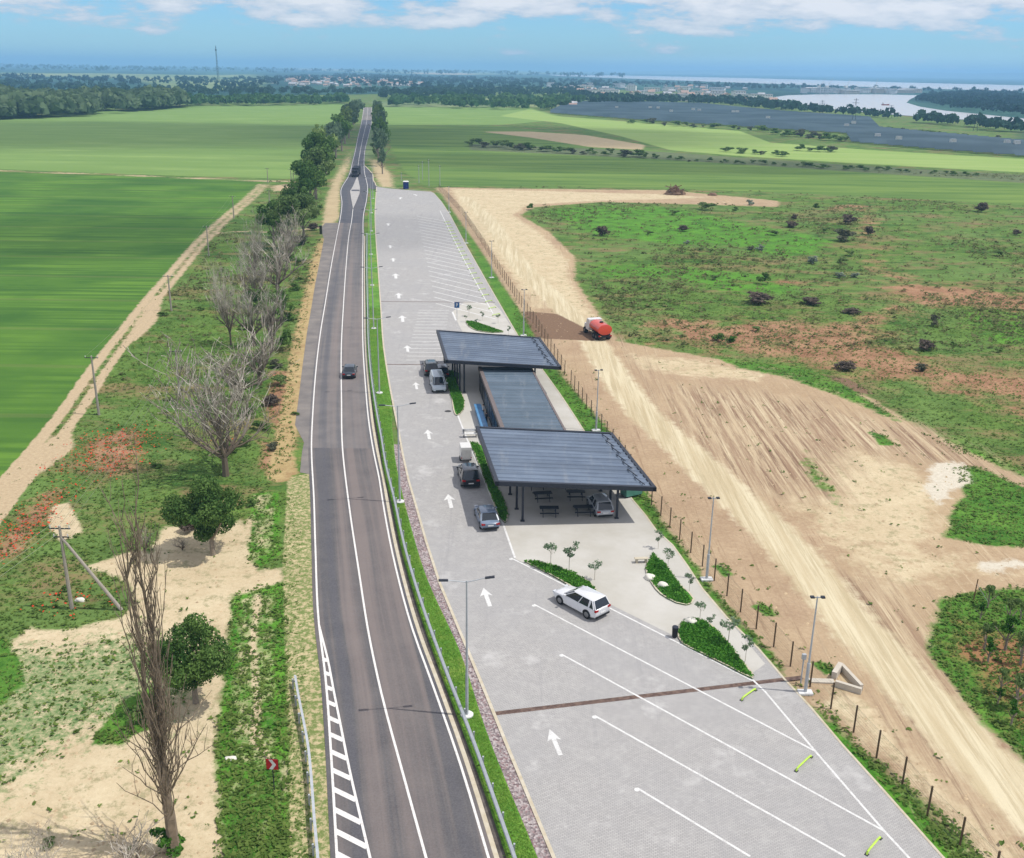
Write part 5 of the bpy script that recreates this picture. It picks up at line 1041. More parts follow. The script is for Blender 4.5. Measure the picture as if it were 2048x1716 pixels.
def limb_mesh(name, seed, levels=3, spread=.5, up=.35, first=.28, r0=.035, mat=None, nb=(4, 6), zmin=.2, lean=None, sides=5, crook=.10):
    """unit-height branching skeleton"""
    rng = random.Random(seed); mb = MB()
    def grow(p, d, ln, r, lev):
        n = 4 if lev < levels else 3; pts = [p]
        for i in range(n):
            d = (d + Vector((rng.gauss(0, crook), rng.gauss(0, crook), rng.gauss(0, crook) + up * .12))).normalized(); q = pts[-1] + d * ln / n
            k0, k1 = 1 - i / n * .55, 1 - (i + 1) / n * .55; mb.tube(pts[-1], q, max(.0028, r * k0), max(.0024, r * k1), sides if lev < 2 else 3, caps=False); pts.append(q)
            if lev < levels and (i >= 1 or lev > 0):
                for _ in range((1 + (rng.random() < .35)) if lev < 3 else (rng.random() < .6)):
                    a = rng.uniform(0, 2 * PI); sd = Vector((math.cos(a), math.sin(a), rng.uniform(0, .4))); nd = (d * (1 - spread) + sd * spread + Vector((0, 0, up * .5))).normalized()
                    grow(pts[-1] if rng.random() < .6 else (pts[-1] + pts[-2]) / 2, nd, ln * rng.uniform(.5, .78), r * k1 * .6, lev + 1)
    mb.tube((0, 0, -.02), (0, 0, first), r0 * 1.15, r0 * .9, 7, caps=False)
    for j in range(nb[1]):
        a = 2 * PI * j / nb[1] + rng.uniform(-.4, .4); sd = Vector((math.cos(a), math.sin(a), 0)); nd = (Vector((0, 0, 1)) * (1 - spread * rng.uniform(.5, 1.15)) + sd * spread).normalized()
        grow(Vector((0, 0, first * rng.uniform(.85, 1))), nd, (1 - first) * rng.uniform(.5, .72), r0 * rng.uniform(.5, .72), 1)
    grow(Vector((0, 0, first)), Vector((0, 0, 1)), (1 - first) * .66, r0 * .8, 1)
    zs = max(v[2] for v in mb.v); v = [(a / zs, b / zs, c_ / zs) for a, b, c_ in mb.v]; o = mesh_obj(name, v, mb.f, mat); me = o.data; bpy.data.objects.remove(o); return me
CR = [crown_mesh('crown', 11 + i, 3600, .030, 18, (1 + .2 * (i % 2), 1, 1), m_leafd if i % 2 else m_leaf) for i in range(4)]
CRF = [crown_mesh('crown', 31 + i, 620, .06, 14, (1, 1, 1), [m_leafb, m_leaf, m_leafd][i % 3]) for i in range(4)]
CRN = crown_mesh('crown', 51, 13000, .019, 34, (1.35, 1.2, 1), m_leafd, .0)
SH = [crown_mesh('foliage', 61 + i, 500, .07, 8, (1, 1, 1), [m_leaf, m_leafd, m_leafo, m_leafs, m_purp, m_lf_y][i], -.1) for i in range(6)]
TK = [limb_mesh('trunk', 71 + i, 1, .5, .3, .3, .035, m_bark, (2, 3)) for i in range(3)]
m_dead = NT('dead_wood'); _z = m_dead.n('ShaderNodeSeparateXYZ'); m_dead.l(m_dead.objc(), _z.inputs[0])
m_dead.base(m_dead.mix(m_dead.rng(_z.outputs[2], .22, .5), ALB(116, 104, 90), m_dead.mix(m_dead.rng(m_dead.noise(.7, 3, .6), .42, .62), ALB(150, 140, 126), ALB(216, 208, 194))))
m_dead = m_dead.mat
BARE = [limb_mesh('branches', 81 + i, [4, 3, 3][i], [.55, .42, .38][i], .35, [.16, .2, .12][i], [.03, .032, .034][i], m_dead, [(1, 7), (1, 5), (1, 5)][i], crook=.17) for i in range(3)]
def inst(name, me, parent, scale, z=0, rz=0):
    o = bpy.data.objects.new(name, me); COL.objects.link(o); o.parent = parent; o.scale = scale; o.location = (0, 0, z); o.rotation_euler = (0, 0, rz); return o
def tree(label, base, top_y, wpx, kind='g', group=None, name='roadside_tree', cm=None, seed=0):
    h = HG(base, top_y); w = wpx * MPP(base) * (1.3 if kind in 'gf' and group and group.startswith('trees along') else 1.6 if group and group.startswith('hedge') else 1); h *= 1.25 if group and group.startswith('hedge') else 1.18 if group and group.startswith('trees along') else 1; p = G(*base); rr_ = random.Random(seed + base[0] * 7 + base[1]); rz = rr_.uniform(0, 6.28)
    r = thing(name, label, 'tree' if 'shrub' not in name else 'shrub', (p[0], p[1], -.05), 0, group)
    if kind in 'gf':
        inst('trunk', TK[rr_.randrange(3)], r, (h * .55, h * .55, h * .55), 0, rz); m = cm or (CR if kind == 'g' else CRF)[rr_.randrange(4)]; inst('crown', m, r, (w * 1.05, w * 1.05, h * .86), h * .14, rz)
    elif kind == 'b': k = rr_.randrange(3); me = BARE[k]; bw = max(abs(v.co.x) for v in me.vertices) * 2; inst('branches', me, r, (w / bw * 1.15, w / bw * 1.15, h), 0, rz)
    elif kind == 's': inst('foliage', cm or SH[0], r, (w, w, h * 1.0), 0, rz)
    return r
# left avenue, near to far
tree('dark green leafy tree with a shaded trunk in front of the big dead tree', (426, 1110), 930, 150, 'g', None, 'leafy_tree', CRN)
tree('green leafy tree behind the dead poplar at the lower left', (392, 1405), 1205, 165, 'g', None, 'leafy_tree', CRN)
bt = tree('very large leafless dead tree spreading wide branches above the left verge', (452, 952), 640, 285, 'b', None, 'dead_tree'); bt.children[0].data = BARE[0]; bt.children[0].rotation_euler.z = .6
bx = max(abs(v.co.x) for v in BARE[0].vertices) * 2; bh = HG((452, 952), 640); bt.children[0].scale = (15.5 / bx, 15.5 / bx, min(bh, 15.5))
av = [((478, 800), 690, 120, 'b'), ((520, 770), 640, 95, 'b'), ((508, 692), 560, 80, 'b'), ((462, 690), 530, 80, 'b'), ((545, 690), 560, 80, 'b'), ((512, 612), 490, 90, 'b'), ((556, 590), 470, 85, 'b'), ((575, 540), 430, 75, 'b'), ((510, 560), 440, 60, 'b'),
      ((560, 640), 585, 70, 's'), ((510, 615), 575, 60, 's'), ((520, 740), 700, 60, 's'), ((575, 700), 655, 50, 's'), ((545, 560), 500, 60, 's'),
      ((578, 500), 395, 70, 'g'), ((548, 490), 410, 55, 'g'), ((608, 478), 390, 65, 'g'), ((598, 450), 365, 60, 'g'), ((622, 425), 330, 62, 'g'), ((632, 398), 300, 60, 'g'), ((618, 380), 320, 45, 'g'), ((640, 372), 275, 56, 'g'), ((652, 350), 262, 50, 'f'),
      ((640, 340), 275, 40, 'f'), ((664, 330), 248, 44, 'f'), ((672, 315), 250, 38, 'f'), ((684, 302), 232, 42, 'f'), ((690, 288), 222, 38, 'f'), ((698, 276), 214, 36, 'f'), ((702, 262), 208, 32, 'f'), ((708, 250), 204, 28, 'f'), ((712, 240), 202, 24, 'f'), ((716, 230), 200, 20, 'f'), ((650, 315), 268, 26, 'b'), ((672, 300), 246, 26, 'b')]
for i, (b, ty, w, k) in enumerate(av):
    lab = {'b': 'leafless grey roadside tree in the left row', 's': 'dark bushy shrub under the leafless left roadside row', 'g': 'leafy green roadside tree in the left row', 'f': 'far green roadside tree in the left row'}[k]
    n_ = sum(1 for a in av[:i] if a[3] == k); tree('%s, %s from the camera' % (lab, ordn(n_) if n_ else 'first'), b, ty, w, k, 'trees along the left side of the road', 'roadside_tree' if k != 's' else 'roadside_shrub', SH[1] if k == 's' else None)
rt_ = [((765, 372 - 24), 300, 16, 'f'), ((764, 332), 262, 26, 'f'), ((757, 325), 258, 22, 'f'), ((766, 312), 246, 26, 'f'), ((757, 300), 236, 24, 'f'), ((763, 290), 226, 26, 'f'), ((754, 278), 218, 22, 'f'), ((760, 266), 212, 24, 'f'), ((754, 252), 206, 20, 'f'), ((757, 242), 204, 20, 'f'), ((752, 232), 202, 16, 'f'), ((750, 318), 296, 14, 's'), ((745, 300), 285, 12, 's')]
for i, (b, ty, w, k) in enumerate(rt_): tree('dark green tree right of the far road, %s in the row' % ordn(i), b, ty, w, k, 'trees along the right side of the far road', 'roadside_tree' if k != 's' else 'roadside_shrub', SH[0] if k == 's' else None)
# dead poplar: many steep rods with two tall leaders
def poplar():
    base = (352, 1706); h = HG(base, 1075); p = G(*base); r = thing('dead_poplar', 'tall dead poplar with steep bare grey branches at the lower left', 'tree', (p[0], p[1], 0)); rng = random.Random(5)
    topx = G(283, 1075, h) if False else None
    mb = MB(); lead = []
    def rod(a, b, r0, r1, n=7, wob=.12):
        pts = [Vector(a)]; A, B = Vector(a), Vector(b)
        for i in range(1, n + 1): t_ = i / n; pts.append(A.lerp(B, t_) + Vector((rng.gauss(0, wob), rng.gauss(0, wob), 0)) * math.sin(PI * t_))
        for i in range(n): mb.tube(pts[i], pts[i + 1], r0 + (r1 - r0) * i / n, r0 + (r1 - r0) * (i + 1) / n, 5, False)
        return pts
    trunk = rod((0, 0, -.2), (-.2, .1, h * .33), .34, .24, 5, .04)
    main = [rod(trunk[3], (-.9, .2, h * .99), .2, .02), rod(trunk[4], (-.15, .5, h), .2, .02), rod(trunk[3], (.2, -.2, h * .62), .14, .02)]
    for j in range(120):
        src = rng.choice([trunk] * 3 + main); i = rng.randint(2, len(src) - 2) if src is not trunk else rng.randint(2, 5); s0 = src[min(i, len(src) - 1)]; a = rng.uniform(0, 2 * PI); sp_ = rng.uniform(.6, 3.4) * (1.0 if src is trunk else .4); ln = rng.uniform(h * .14, h * .40)
        pts = rod(s0, s0 + Vector((math.cos(a) * sp_, math.sin(a) * sp_, ln)), .04, .012, 5, .12)
        for _ in range(4): k = rng.randint(1, 4); a2 = rng.uniform(0, 6.28); rod(pts[k], pts[k] + Vector((math.cos(a2) * .35, math.sin(a2) * .35, rng.uniform(.6, 1.8))), .018, .007, 3, .04)
    mb.build('branches', simple('poplar_bark', (142, 126, 108), .95, 0, .25, 3), r); inst('foliage', SH[5], thing('low_shrub', 'bright green shrub at the foot of the dead poplar', 'shrub', (p[0] - .35, p[1] + .1, 0)), (2.4, 2.2, 1.7))
poplar()
tree('low dark green shrub left of the dead poplar, half in shade', (300, 1440), 1385, 90, 's', None, 'low_shrub', SH[1])
bt2 = tree('leafless small tree spreading thin twigs at the bottom left edge', (265, 1745), 1650, 150, 'b', None, 'dead_tree'); 
bt3 = tree('small leafless tree at the lower left corner', (60, 1800), 1660, 170, 'b', None, 'dead_tree')
tree('thin leafless sapling left of the leafy tree shadow', (290, 1105), 1040, 45, 'b', None, 'dead_tree'); tree('slim leafless shrub left of the big leafy tree', (365, 1100), 1065, 40, 'b', None, 'dead_tree')
for i, (px, py, w, k) in enumerate([(325, 632, 26, 1), (310, 935, 28, 1), (400, 620, 22, 1), (130, 1180, 26, 1), (95, 1690, 38, 1), (640, 357, 12, 1), (590, 830, 20, 1), (560, 640, 18, 2), (600, 560, 18, 1)]):
    tree(['dark shrub at the foot of the slim pole near the track', 'dark weed clump in the grass left of the dead tree', 'small dark shrub in the grass near the poles', 'small shrub between the track and the strutted pole', 'small green shrub low in the sandy corner', 'tiny shrub where the crossing path meets the avenue', 'dark shrub on the verge left of the lay-by', 'grey shrub close under the leafless row', 'small shrub between lay-by and left row'][i], (px, py), py - w * .45, w, 's', None, 'low_shrub', SH[k])
ug = [((455, 905), 46), ((492, 890), 40), ((520, 860), 44), ((545, 900), 36), ((500, 830), 46), ((540, 810), 50), ((470, 770), 34), ((560, 770), 44), ((515, 720), 46), ((550, 735), 40), ((490, 660), 34), ((540, 650), 50), ((575, 640), 36), ((520, 625), 44), ((560, 600), 48), ((500, 590), 30), ((588, 580), 34), ((540, 540), 40), ((570, 520), 46), ((600, 530), 30), ((520, 520), 30), ((600, 490), 44), ((560, 475), 50), ((625, 460), 34), ((590, 430), 50), ((550, 450), 34), ((640, 420), 24), ((612, 400), 36), ((500, 1010), 30), ((385, 1060), 60)]
for i, (b, w) in enumerate(ug): tree('dark undergrowth bush beneath the left roadside row, %s from the far end' % ordn(len(ug) - 1 - i).replace('nearest', 'first'), b, b[1] - w * .55, w, 's', 'undergrowth bushes along the left row', 'roadside_shrub', SH[[1, 0, 1, 2, 1, 4][i % 6]])
# shrubs of the weedy field
fs = [(1062, 420, 403, 22, 1), (1205, 472, 445, 42, 4), (1415, 420, 402, 42, 0), (1500, 410, 396, 22, 3), (1365, 462, 446, 30, 4), (1470, 424, 410, 14, 1), (1632, 420, 402, 16, 1), (1692, 448, 422, 46, 4), (1590, 440, 424, 22, 4), (1580, 455, 438, 40, 4), (1690, 482, 452, 60, 2), (1738, 470, 446, 30, 4), (1545, 470, 458, 30, 0), (1520, 502, 486, 24, 3), (1500, 500, 490, 24, 2), (1625, 528, 506, 28, 3), (1528, 568, 538, 34, 1), (1700, 512, 498, 26, 0), (1685, 526, 514, 28, 0), (1680, 556, 540, 26, 3), (1710, 555, 542, 24, 3), (1402, 502, 494, 18, 0), (1374, 488, 478, 18, 3), (1422, 504, 496, 14, 0), (1962, 424, 398, 36, 4), (1996, 512, 498, 26, 0), (1868, 652, 622, 28, 2), (1845, 700, 672, 50, 4), (1510, 606, 578, 80, 4), (1620, 610, 590, 60, 4), (1700, 626, 612, 50, 4), (1690, 738, 716, 60, 4), (1905, 690, 680, 18, 1), (1440, 682, 662, 36, 1), (1462, 684, 668, 30, 5), (1512, 662, 650, 24, 0), (1998, 705, 695, 20, 0), (1840, 742, 722, 36, 2), (1430, 560, 548, 22, 0), (1280, 580, 570, 16, 0), (1300, 470, 460, 18, 0), (1350, 430, 418, 24, 0), (1650, 465, 452, 26, 0), (2030, 470, 455, 26, 4)]
nm = ['green', 'dark green', 'grey olive', 'silvery', 'grey leafless', 'bright green']
cnt = {}
rows_ = [(430, 'back edge'), (480, 'upper part'), (560, 'middle'), (640, 'lower middle'), (900, 'lower part')]
for (px, py, ty, w, k) in fs:
    wh = [b for a, b in rows_ if py < a][0]; side = 'left' if px < 1450 else 'centre' if px < 1720 else 'right'; key = (k, wh, side); cnt[key] = cnt.get(key, 0) + 1
    tree('%s%s shrub, weedy field %s, %s side' % ('' if cnt[key] == 1 else ordn(cnt[key] - 1) + ' ', nm[k], wh, side), (px, py), ty, w, 's', 'shrubs in the weedy field', 'field_shrub', SH[k])
# hedge trees between the far fields
hedge = [((935, 292), (1310, 316), 24, 13), ((1310, 318), (1960, 352), 34, 8), ((1440, 302), (1570, 312), 9, 9), ((1260, 246), (1560, 266), 16, 9), ((1545, 270), (1700, 284), 12, 14), ((1590, 300), (1680, 306), 5, 13), ((1750, 262), (2048, 285), 16, 10)]
hn = 0; rg = random.Random(3)
for hi_, (a, b, n, hp) in enumerate(hedge):
    for i in range(n):
        t_ = (i + rg.uniform(.1, .9)) / n; px = a[0] + (b[0] - a[0]) * t_; py = a[1] + (b[1] - a[1]) * t_ + rg.uniform(-2, 2); hh = hp * rg.uniform(.5, 1.25); w = hh * rg.uniform(1.2, 2.0)
        tree('%s bush in hedge line %s, %s from its left end' % (['round', 'low', 'ragged'][i % 3], ['at the near field edge', 'running right below the pale field', 'on the pale field border', 'along the solar farm edge', 'thick beside the solar rows', 'short under the pale field', 'far right past the solar rows'][hi_], ordn(i).replace('nearest', 'first')), (px, py), py - hh, w, 's', 'hedge bushes between the far fields', 'hedge_shrub', SH[[1, 0, 1, 2, 0][rg.randrange(5)]]); hn += 1
# saplings on the plaza, two builds
def sapling_mesh(kind, seed):
    rng = np.random.default_rng(seed); c = []; r = []
    if kind == 0:
        for k in range(7): a = k * .9; c.append((.16 * math.cos(a), .16 * math.sin(a), .72 + .035 * k)); r.append((.12, .12, .12))
        V, F, T = leaves(np.array(c), np.array(r), 150, .05, rng)
    else:
        for k in range(9): a = k * .7; q = .06 + .02 * k; c.append((q * math.cos(a), q * math.sin(a), .55 + .05 * k)); r.append((.10, .10, .08))
        V, F, T = leaves(np.array(c), np.array(r), 170, .05, rng)
    o = mesh_obj('crown', V, F, m_leafb); tint_attr(o.data, T); me = o.data; bpy.data.objects.remove(o)
    mb = MB(); mb.tube((0, 0, 0), (0, 0, .62), .013, .01, 5)
    for k in range(8): a = k * .8; mb.tube((0, 0, .5 + .02 * k), (.22 * math.cos(a), .22 * math.sin(a), .78 + .025 * k), .006, .003, 3, False)
    o = mesh_obj('trunk', mb.v, mb.f, m_barkp); t_ = o.data; bpy.data.objects.remove(o); return me, t_
SP = [sapling_mesh(0, 1), sapling_mesh(1, 2)]
sp = [((1101, 1137), 1088, 'left of two on the front curved bed'), ((1138, 1143), 1088, 'right of two on the front curved bed'), ((1189, 1162), 1126, 'beside the rear tip of the front curved bed'), ((1316, 1100), 1066, 'by the paving edge nearest the canopy'), ((1335, 1142), 1102, 'above the middle bed'), ((1378, 1186), 1148, 'right of the middle bed'), ((1399, 1246), 1206, 'at the top of the nearest pointed bed'), ((1418, 1262), 1232, 'thin one just right of the nearest pointed bed top'), ((1456, 1290), 1240, 'widest, right of the nearest pointed bed'), ((1490, 1325), 1278, 'lowest, on the walkway by the nearest bed'), ((938, 634), 612, 'top left of the far plaza tip'), ((965, 642), 624, 'middle of the far plaza tip'), ((931, 645), 632, 'lowest left on the far plaza tip'), ((952, 652), 639, 'inside the far grass bed'), ((996, 648), 630, 'on the far walkway by the lot line'), ((1017, 672), 654, 'reddish one touching the far canopy edge')]
for i, (b, ty, w) in enumerate(sp):
    h = HG(b, ty); p = G(*b); r = thing('sapling', 'thin young staked sapling, ' + w, 'sapling', (p[0], p[1], .12), 0, 'saplings around the plaza'); c_, t_ = SP[i % 2]; k = .55 + .2 * (i % 3); k = 1.3 if i in (2, 8) else 1.0
    inst('trunk', t_, r, (h * k, h * k, h), 0, i); inst('crown', c_, r, (h * k, h * k, h), 0, i)
# young plantation lower right
yt = [(1975, 1215, 1165), (1960, 1240, 1200), (2015, 1255, 1190), (2010, 1300, 1225), (2040, 1330, 1260), (1975, 1325, 1270), (2000, 1385, 1330), (1995, 1410, 1370), (2030, 1420, 1340), (2048, 1400, 1335), (1968, 1300, 1245), (2022, 1450, 1395), (2040, 1240, 1200), (2080, 1350, 1280), (2100, 1280, 1230)]
for i, (px, py, ty) in enumerate(yt):
    if px > 2050: lab = 'young bright green tree of the plantation beyond the right edge, %s' % ordn(i - 13).replace('nearest', 'first')
    else: lab = 'young green tree with slim trunk in the planted corner lower right, %s from the top' % ordn(i).replace('nearest', 'first')
    h = HG((px, py), ty); p = G(px, py); r = thing('young_tree', lab, 'tree', (p[0], p[1], 0), 0, 'young trees in the lower right plantation'); inst('trunk', TK[i % 3], r, (h * .7, h * .7, h * .7), 0, i); inst('crown', SH[5 if i % 2 else 0], r, (h * .45, h * .45, h * .62), h * .38, i)
p = G(1947, 1200); o = thing('wooden_pole', 'short dark pole at the top of the plantation lower right', 'post', (p[0], p[1], 0)); mb = MB(); mb.tube((0, 0, 0), (.05, 0, 1.9), .05, .04, 6); mb.build('pole', m_wood, o); mb = MB(); mb.tube((0, 0, 1.5), (1.0, -.6, 0), .02, .02, 4); mb.build('stay_wire', m_galv, o)
# ground cover: tufts over the weedy areas, poppies and weeds near the camera
def scatter():
    masks, gx_, gy_, nr, nc, D, A, order = GROUND; rng = np.random.default_rng(12)
    def look(x, y, cls):
        R = max; u = x / np.maximum(y, 42); i = np.clip(np.searchsorted(D, y) - 1, 0, nr - 2); j = np.clip(np.searchsorted(A, u) - 1, 0, nc - 2); return masks[cls][i * nc + j] if cls in masks else np.zeros(len(x))
    road_x0 = lambda y: np.interp(y, ys, Lo[:, 0]); rk = RKp[np.argsort(RKp[:, 1])]
    n = 210000; y = 42 + 150 * rng.random(n) ** 1.35; x = (rng.random(n) * 1.16 - .58) * (y + 6)
    ok = (x < road_x0(y) - 1.0) | (x > np.interp(y, rk[:, 1], rk[:, 0]) + .5); x, y = x[ok], y[ok]
    soil = np.maximum.reduce([look(x, y, c) for c in ('brown', 'sand', 'pale', 'track', 'chalk', 'tan', 'verge', 'crop1')]); grn = np.maximum.reduce([look(x, y, c) for c in ('green', 'bright', 'red2')]); weedy = look(x, y, 'weedy'); vg = look(x, y, 'verge')
    lay_x = np.array([G(*p)[:2] for p in lay]); prob = np.where(soil > .5, .012, .55); prob = np.where(grn > .5, .85, prob); prob = np.where(weedy > .45, .22, prob); prob = np.where(vg > .5, .30, prob); prob = np.where(look(x, y, 'crop1') > .5, 0, prob); prob = np.where(look(x, y, 'pale') > .4, 0, prob)
    inlay = (x > np.interp(y, lay_x[10:20, 1], lay_x[10:20, 0]) - .5) & (y > 92) & (x < 0); prob = np.where(inlay, 0, prob)
    k = rng.random(len(x)) < prob * .62; x, y, grn, vg = x[k], y[k], grn[k], vg[k]; m = len(x)
    h = rng.uniform(.04, .20, m) * np.where(vg > .5, .4, 1); q = 3; N = m * q; b = np.repeat(np.c_[x, y, h], q, 0); hh = np.repeat(h, q)
    b[:, :2] += rng.normal(0, .12, (N, 2)); b[:, 2] *= rng.uniform(.2, 1, N); nrm = np.c_[rng.normal(0, .38, (N, 2)), np.ones(N)]; nrm /= np.linalg.norm(nrm, axis=1)[:, None]; u = np.cross(nrm, rng.normal(size=(N, 3))); u /= np.linalg.norm(u, axis=1)[:, None]; v = np.cross(nrm, u); s = (.05 + hh * rng.uniform(.3, .9, N))[:, None]
    V = np.stack([b - u * s, b - v * s * .6, b + u * s, b + v * s * .6], 1).reshape(-1, 3)
    o = mesh_obj('weeds', V, np.arange(len(V)).reshape(-1, 4), leaf_mat('weed_leaves', (72, 108, 40), (140, 162, 82))); tint_attr(o.data, np.repeat(np.clip(np.repeat(rng.random(m), q) * .7 + rng.random(N) * .3, 0, 1), 4)); tag(o, kind='stuff')
    V = []
    for P_, n_ in (([(140, 880), (190, 850), (260, 850), (310, 890), (290, 940), (200, 985), (150, 960)], 1500), ([(0, 1035), (120, 960), (140, 1035), (70, 1090), (-60, 1160)], 900), ([(420, 880), (470, 880), (440, 930), (400, 900)], 60), ([(60, 1180), (240, 1170), (200, 1240), (60, 1240)], 90)):
        W_ = np.array([G(*p)[:2] for p in P_]); lo_, hi2 = W_.min(0), W_.max(0); q = lo_ + rng.random((n_, 2)) * (hi2 - lo_); c0 = W_.mean(0); q = q[np.hypot(*((q - c0) / (hi2 - lo_)).T) < .22 + .3 * rng.random(len(q))]; q += rng.normal(0, .5, q.shape)
        m_ = len(q); b = np.c_[q, rng.uniform(.15, .4, m_)]; s = rng.uniform(.05, .12, m_)[:, None]; a = rng.uniform(0, 6.28, m_); u = np.c_[np.cos(a), np.sin(a), rng.normal(0, .3, m_)]; v = np.c_[-np.sin(a), np.cos(a), rng.normal(0, .3, m_)]; V.append(np.stack([b - u * s, b - v * s, b + u * s, b + v * s], 1).reshape(-1, 3))
    V = np.concatenate(V); tag(mesh_obj('poppies', V, np.arange(len(V)).reshape(-1, 4), simple('poppy_petals', (206, 66, 34), .8)), kind='stuff')
    # rougher scrub of the middle distance, and clods on the bare soil
    n = 60000; y = 150 + 300 * rng.random(n) ** 1.2; x = (rng.random(n) * .62 - .02) * (y + 6); ok = x > np.interp(y, rk[:, 1], rk[:, 0]) + 3; x, y = x[ok], y[ok]; xl_ = -rng.random(12000); yl_ = 120 + 260 * rng.random(12000); xl_ = np.interp(yl_, ys, Lo[:, 0]) - 3 + xl_ * 34; x = np.r_[x, xl_]; y = np.r_[y, yl_]
    off = np.maximum.reduce([look(x, y, c) for c in ('brown', 'sand', 'pale', 'track', 'tan', 'crop1', 'crop2', 'crop3', 'crop4')]); dens = np.sin(x * .07 + np.sin(y * .05) * 2) + np.sin(y * .06 + np.sin(x * .09) * 2 + 1); k = (off < .3) & (rng.random(len(x)) < .10 + .22 * np.clip(dens, 0, 2)); inl = (x > np.interp(y, lay_x[10:20, 1], lay_x[10:20, 0]) - .5) & (x < 0); k &= ~inl; x, y = x[k], y[k]; m = len(x)
    h = rng.uniform(.1, .55, m) ** 1.3; q = 5; N = m * q; b = np.repeat(np.c_[x, y, h], q, 0); hh = np.repeat(h, q); b[:, :2] += rng.normal(0, .35, (N, 2)); b[:, 2] *= rng.uniform(.2, 1, N); nrm = np.c_[rng.normal(0, .45, (N, 2)), np.ones(N)]; nrm /= np.linalg.norm(nrm, axis=1)[:, None]; u = np.cross(nrm, rng.normal(size=(N, 3))); u /= np.linalg.norm(u, axis=1)[:, None]; v = np.cross(nrm, u); s = (.12 + hh * rng.uniform(.3, .8, N))[:, None]
    V = np.stack([b - u * s, b - v * s * .6, b + u * s, b + v * s * .6], 1).reshape(-1, 3); o = mesh_obj('scrub', V, np.arange(len(V)).reshape(-1, 4), leaf_mat('scrub_leaves', (80, 100, 50), (150, 148, 100))); tint_attr(o.data, np.repeat(np.clip(np.repeat(rng.random(m), q) * .75 + rng.random(N) * .25, 0, 1), 4)); tag(o, kind='stuff')
    n = 26000; y = 42 + 190 * rng.random(n) ** 1.3; x = (rng.random(n) * 1.16 - .58) * (y + 6); sl_ = np.maximum.reduce([look(x, y, c) for c in ('brown', 'sand')]); gr_ = np.maximum.reduce([look(x, y, c) for c in ('green', 'pale')]); ok = (sl_ > .6) & (gr_ < .4) & ((x < road_x0(y) - 1.5) | (x > np.interp(y, rk[:, 1], rk[:, 0]) + .6)) & (rng.random(n) < .5); x, y = x[ok], y[ok]; m = len(x); r_ = .03 + .13 * rng.random(m) ** 3
    T6 = np.array([(1, 0, 0), (0, 1, 0), (-1, 0, 0), (0, -1, 0), (.1, .1, .8)]); V = (np.c_[x, y, np.zeros(m)][:, None, :] + T6[None] * (r_[:, None, None] * rng.uniform(.7, 1.3, (m, 5, 1)))).reshape(-1, 3); F = np.array([(0, 1, 4), (1, 2, 4), (2, 3, 4), (3, 0, 4)]); F = (np.arange(m)[:, None, None] * 5 + F[None]).reshape(-1, 3)
    tag(mesh_obj('clods', V, F, simple('dry_clods', (190, 168, 136), .95, 0, .3, .5)), kind='stuff')
    # flower bed leaves on planted islands and lawn blades
    Vs = []; Ts = []
    for kk, P in ISL.items():
        W = np.array([G(*p)[:2] for p in P]); lo, hi_ = W.min(0), W.max(0); n = int(260 * np.prod(hi_ - lo) ** .9); q = lo + rng.random((n, 2)) * (hi_ - lo); ins = np.zeros(n, bool)
        for i in range(len(W)):
            a_, b_ = W[i], W[(i + 1) % len(W)]; c_ = (a_[1] > q[:, 1]) != (b_[1] > q[:, 1]); xi = (b_[0] - a_[0]) * (q[:, 1] - a_[1]) / (b_[1] - a_[1] + 1e-12) + a_[0]; ins ^= c_ & (q[:, 0] < xi)
        q = q[ins]; n = len(q)
        if not n: continue
        V, F, T = leaves(np.c_[q, np.full(n, .27)], np.tile([[.14, .14, .10]], (n, 1)), n * 2, .09, rng); Vs.append(V); Ts.append(T)
    V = np.concatenate(Vs); o = mesh_obj('bed_planting', V, np.arange(len(V)).reshape(-1, 4), leaf_mat('bed_leaves', (50, 118, 34), (124, 188, 70))); tint_attr(o.data, np.concatenate(Ts)); tag(o, kind='stuff')
    n = 45000; y = 24 + 150 * rng.random(n) ** 1.6; u = rng.random(n); xa = np.interp(y, LAWN[0], LAWN[1]); xb = np.interp(y, LAWN[0], LAWN[2]); x = xa + .2 + (xb - xa - .3) * u; h = rng.uniform(.03, .11, n); a = rng.uniform(0, PI, n)
    d = np.c_[np.cos(a), np.sin(a), np.zeros(n)] * .05; b = np.c_[x, y, np.full(n, .06)]; lean = rng.normal(0, .10, (n, 2)); lean[:, 1] += .06; V = np.stack([b - d, b + d, b + np.c_[lean, h * .7]], 1).reshape(-1, 3)
    o = mesh_obj('grass', V, np.arange(3 * n).reshape(-1, 3), leaf_mat('grass_blades', (92, 146, 44), (146, 188, 80))); tint_attr(o.data, np.repeat(rng.random(n), 3)); tag(o, kind='stuff')
scatter()

